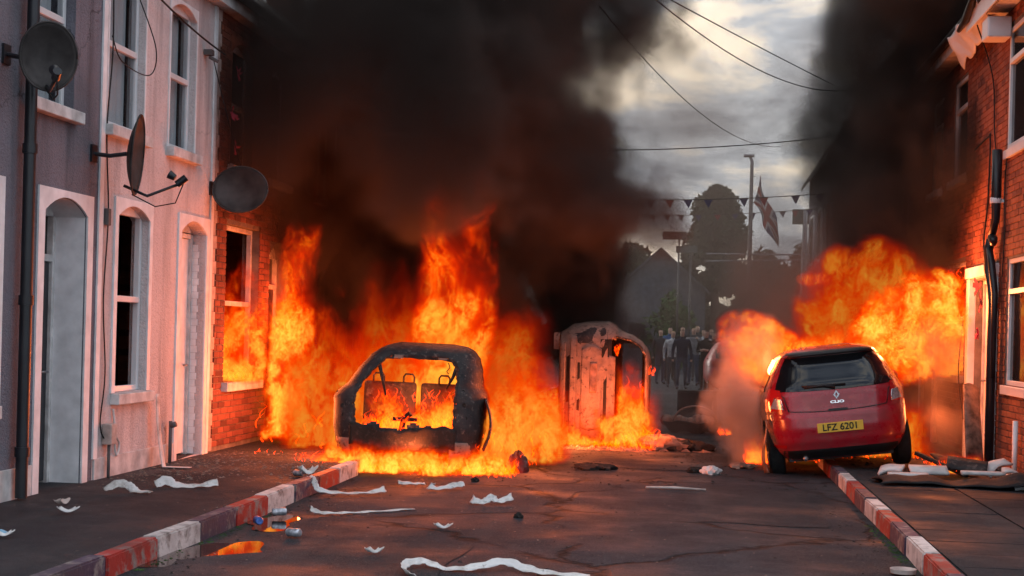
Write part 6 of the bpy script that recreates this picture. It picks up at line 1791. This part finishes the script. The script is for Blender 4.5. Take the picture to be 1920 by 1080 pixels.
flames('flames burning inside the overturned car window', (-1.15, 20.5, 0.1), (-0.6, 21.8, 1.6), 9, 7.0, 4.0, reach=1.2, licks=[((-1.05, 20.7, 0.2), (-0.7, 21.0, 0.8), 80, 0.08, 0.3, 0.008, 0.018, 0.4, 0.9, Z), ((-1.1, 20.33, 1.28), (-1.02, 20.4, 1.42), 16, 0.06, 0.16, 0.008, 0.018, 0.7, 1.0, Z), ((-0.62, 20.6, 1.0), (-0.54, 20.9, 1.15), 12, 0.06, 0.16, 0.008, 0.018, 0.5, 0.9, Z)])
flames('bright fireball bursting out over the red car on the right', (2.0, 19.0, 0.85), (3.7, 20.4, 2.65), 10, 7.5, 3.2, zs=0.8, ball=True, hot=0.2, veil=0.09, edge=(0.95, 0.45), lean=(0.25, 0))
flames('red upper flames above the fireball', (1.3, 19.4, 0.8), (3.5, 21.2, 3.1), 12, 2.6, 3.0, zs=0.7, ball=True, veil=0.12, edge=(1.0, 0.4))
flames('rolling flame blown out of the left side of the red car', (0.3, 18.7, 0.85), (1.55, 19.7, 2.0), 11, 6.0, 3.4, zs=0.8, ball=True, hot=0.03, edge=(1.0, 0.4), lean=(-0.5, 0), licks=[((0.55, 19.0, 1.3), (1.3, 19.4, 1.5), 60, 0.06, 0.22, 0.006, 0.016, 0.4, 0.9, (-0.4, 0))])
flames('low flames along the roof edge of the red car', (0.95, 17.9, 1.30), (2.5, 19.2, 2.1), 13, 5.0, 4.2, reach=1.4, licks=[((1.15, 17.75, 1.36), (2.15, 18.3, 1.46), 170, 0.05, 0.24, 0.006, 0.016, 0.5, 1.0, Z)])
flames('flames under and beyond the red car', (1.0, 18.6, 0.0), (3.4, 21.0, 1.3), 14, 3.4, 3.4, reach=1.3, licks=[((1.3, 18.6, 0.02), (3.0, 19.6, 0.12), 160, 0.03, 0.12, 0.006, 0.016, 0.4, 1.0, Z)])
flames('small fire on the road at the front left wheel of the red car', (0.62, 18.3, 0.0), (1.08, 18.8, 0.55), 15, 8.0, 5.5, vox=0.02, licks=[((0.68, 18.3, 0.0), (1.0, 18.55, 0.03), 90, 0.05, 0.26, 0.006, 0.016, 0.5, 1.0, Z)])
flames('flames filling the right house window beside the red car', (3.35, 20.0, 1.1), (4.1, 21.75, 3.1), 16, 7.0, 3.6, reach=1.1, licks=[((3.55, 20.15, 1.18), (3.7, 21.6, 2.6), 220, 0.05, 0.24, 0.006, 0.018, 0.5, 1.0, Z)])
flames('small fire in the heap on the right pavement', (2.55, 16.2, 0.15), (3.3, 16.9, 0.55), 17, 6.0, 6.0, vox=0.02, licks=[((2.65, 16.3, 0.22), (3.2, 16.75, 0.26), 60, 0.03, 0.15, 0.005, 0.012, 0.5, 1.0, Z), ((2.55, 15.95, 0.2), (2.9, 16.3, 0.3), 30, 0.02, 0.08, 0.004, 0.010, 0.5, 1.0, Z)])
flames('small flame beside the burnt basket', (0.4, 23.4, 0.0), (0.7, 23.8, 0.3), 18, 8.0, 6.0, vox=0.02, licks=[((0.45, 23.5, 0.0), (0.65, 23.7, 0.03), 24, 0.05, 0.16, 0.008, 0.016, 0.6, 1.0, Z)])
flames('shred of burning cloth high over the street behind the red car', (1.55, 22.55, 2.38), (2.15, 22.95, 2.68), 19, 9.0, 6.0, ball=True, vox=0.015, edge=(0.95, 0.5))

# ---- smoke
def smoke_mat(col, step, aniso=0.1):
    m = bpy.data.materials.new('smoke'); m.use_nodes = True; t = m.node_tree; t.nodes.clear(); o = t.nodes.new('ShaderNodeOutputMaterial')
    pv = t.nodes.new('ShaderNodeVolumePrincipled'); pv.inputs['Color'].default_value = (*col, 1); pv.inputs['Density'].default_value = 1; pv.inputs['Anisotropy'].default_value = aniso
    t.links.new(pv.outputs[0], o.inputs['Volume']); m.cycles.volume_step_rate = step
    return m
def smoke(label, a, b, x0, wx, y0, wy, dens, col, seed, vox=0.09, step=1.6, nscale=0.5, thr=(0.38, 0.62), amp=1.6, floor=0.06, edge=(1.0, 0.78), zst=0.85):
    T = GT('smoke_field'); P, x, y, z = T.pos()
    lo, hi = a[2], b[2]
    cx = T.curve(z, x0, lo, hi); cw = T.curve(z, wx, lo, hi); cyy = T.curve(z, y0, lo, hi); cv = T.curve(z, wy, lo, hi)
    p = T.math('DIVIDE', T.math('SUBTRACT', x, cx), cw); q_ = T.math('DIVIDE', T.math('SUBTRACT', y, cyy), cv)
    d = T.math('SQRT', T.math('ADD', T.math('MULTIPLY', p, p), T.math('MULTIPLY', q_, q_)))
    q = T.vm('ADD', T.vm('MULTIPLY', P, (1, 1, zst)), (seed, seed * 1.7, -seed))
    wv = T.noise(q, nscale * 1.3, 2, 0.5, 1)
    q = T.vm('ADD', q, T.vm('SCALE', T.vm('SUBTRACT', wv, (0.5, 0.5, 0.5)), 0.8 / nscale * 0.5))
    n = T.noise(q, nscale, 7, 0.63)
    core = T.mr(T.math('MULTIPLY_ADD', T.math('SUBTRACT', n, 0.5), -amp * 2, d), edge[0], edge[1])
    den = T.mr(n, thr[0], thr[1], floor, 1.0)
    D = T.math('MULTIPLY', T.math('MULTIPLY', core, den), T.curve(z, dens, lo, hi))
    T.cube(D, a, b, vox, smoke_mat(col, step))
    o = bpy.data.objects.new('smoke', bpy.data.meshes.new('smoke')); put(o)
    md = o.modifiers.new('smoke_volume', 'NODES'); md.node_group = T.t
    return tag(o, label, None, 'smoke over the street', 'stuff')
smoke('thick black smoke pouring up from the burning cars on the left', (-5.54, 16.0, 0.6), (1.2, 26, 10.5),
      x0=[(0.6, -3.3), (3, -4.05), (6, -4.25), (10.5, -4.2)], wx=[(0.6, 2.4), (2, 3.0), (5, 3.1), (10.5, 3.2)], y0=[(0.6, 21.8), (2.4, 21.3), (3.4, 20.0), (10.5, 20)], wy=[(0.6, 2.6), (2.4, 3.4), (3.4, 5.2), (10.5, 5.2)],
      dens=[(0.6, 0.10), (1.4, 0.6), (2.6, 2.4), (6, 2.4), (10.5, 0.4)], col=(0.10, 0.084, 0.076), seed=3.0, thr=(0.42, 0.60), floor=0.04)
smoke('dark smoke rising from the red car fire across the right roofs', (0.8, 18.4, 1.4), (5.4, 29, 10.5),
      x0=[(1.4, 2.7), (3, 3.1), (6, 3.3), (10.5, 3.6)], wx=[(1.4, 1.0), (3, 1.45), (6, 1.5), (10.5, 1.7)], y0=[(1.4, 21.8), (3, 22.6), (10.5, 23.6)], wy=[(1.4, 1.9), (3, 3.0), (10.5, 4.0)],
      dens=[(1.4, 0.1), (2.6, 1.5), (5, 1.9), (8, 1.4), (10.5, 0.2)], col=(0.10, 0.085, 0.077), seed=11.0, amp=1.2)
smoke('thin brown smoke veil hanging over the far street', (-5.4, 24, 0.2), (3.6, 40, 9),
      x0=[(0.2, 0.0), (9, 0.0)], wx=[(0.2, 6.0), (9, 6.01)], y0=[(0.2, 32), (9, 32.01)], wy=[(0.2, 8), (9, 8.01)],
      dens=[(0.2, 0.02), (1.5, 0.06), (2.6, 0.17), (4, 0.16), (9, 0.13)], col=(0.46, 0.34, 0.28), seed=21.0, vox=0.15, nscale=0.42, thr=(0.42, 0.62), floor=0.1, amp=0.5)
smoke('pale orange lit smoke rolling from the side of the red car', (0.0, 17.6, 0.02), (1.3, 19.6, 1.9),
      x0=[(0.02, 0.85), (0.6, 0.7), (1.9, 0.75)], wx=[(0.02, 0.38), (0.7, 0.5), (1.9, 0.3)], y0=[(0.02, 18.7), (1.9, 18.71)], wy=[(0.02, 0.7), (1.9, 0.71)],
      dens=[(0.02, 1.2), (0.8, 3.0), (1.2, 2.2), (1.9, 0.1)], col=(0.84, 0.76, 0.71), seed=33.0, vox=0.04, nscale=1.9, amp=1.25)
smoke('pale orange lit smoke along the right wall beyond the red car', (2.6, 18.6, 0.1), (3.64, 22, 1.9),
      x0=[(0.1, 3.2), (1.9, 3.21)], wx=[(0.1, 0.5), (1.9, 0.51)], y0=[(0.1, 20.3), (1.9, 20.31)], wy=[(0.1, 1.6), (1.9, 1.61)],
      dens=[(0.1, 0.5), (0.7, 0.9), (1.9, 0.1)], col=(0.55, 0.46, 0.4), seed=41.0, vox=0.06, nscale=1.3)
smoke('low grey smoke drifting along the road beyond the overturned car', (-1.4, 21.5, 0.02), (0.6, 27, 1.6),
      x0=[(0.02, -0.5), (1.6, -0.51)], wx=[(0.02, 0.9), (1.6, 0.91)], y0=[(0.02, 24), (1.6, 24.01)], wy=[(0.02, 2.6), (1.6, 2.61)],
      dens=[(0.02, 0.30), (0.6, 0.12), (1.6, 0.01)], col=(0.5, 0.46, 0.44), seed=51.0, vox=0.09, nscale=0.9)
smoke('red brown haze of smoke hanging behind the red car', (-1.2, 20.6, 0.5), (3.5, 27, 4.6),
      x0=[(0.5, 2.0), (4.6, 2.01)], wx=[(0.5, 1.6), (4.6, 1.61)], y0=[(0.5, 23.6), (4.6, 23.61)], wy=[(0.5, 3.2), (4.6, 3.21)],
      dens=[(0.5, 0.10), (1.6, 0.42), (2.6, 0.34), (3.5, 0.05), (4.6, 0.0)], col=(0.55, 0.40, 0.33), seed=61.0, vox=0.11, nscale=0.6, amp=0.7, floor=0.25)
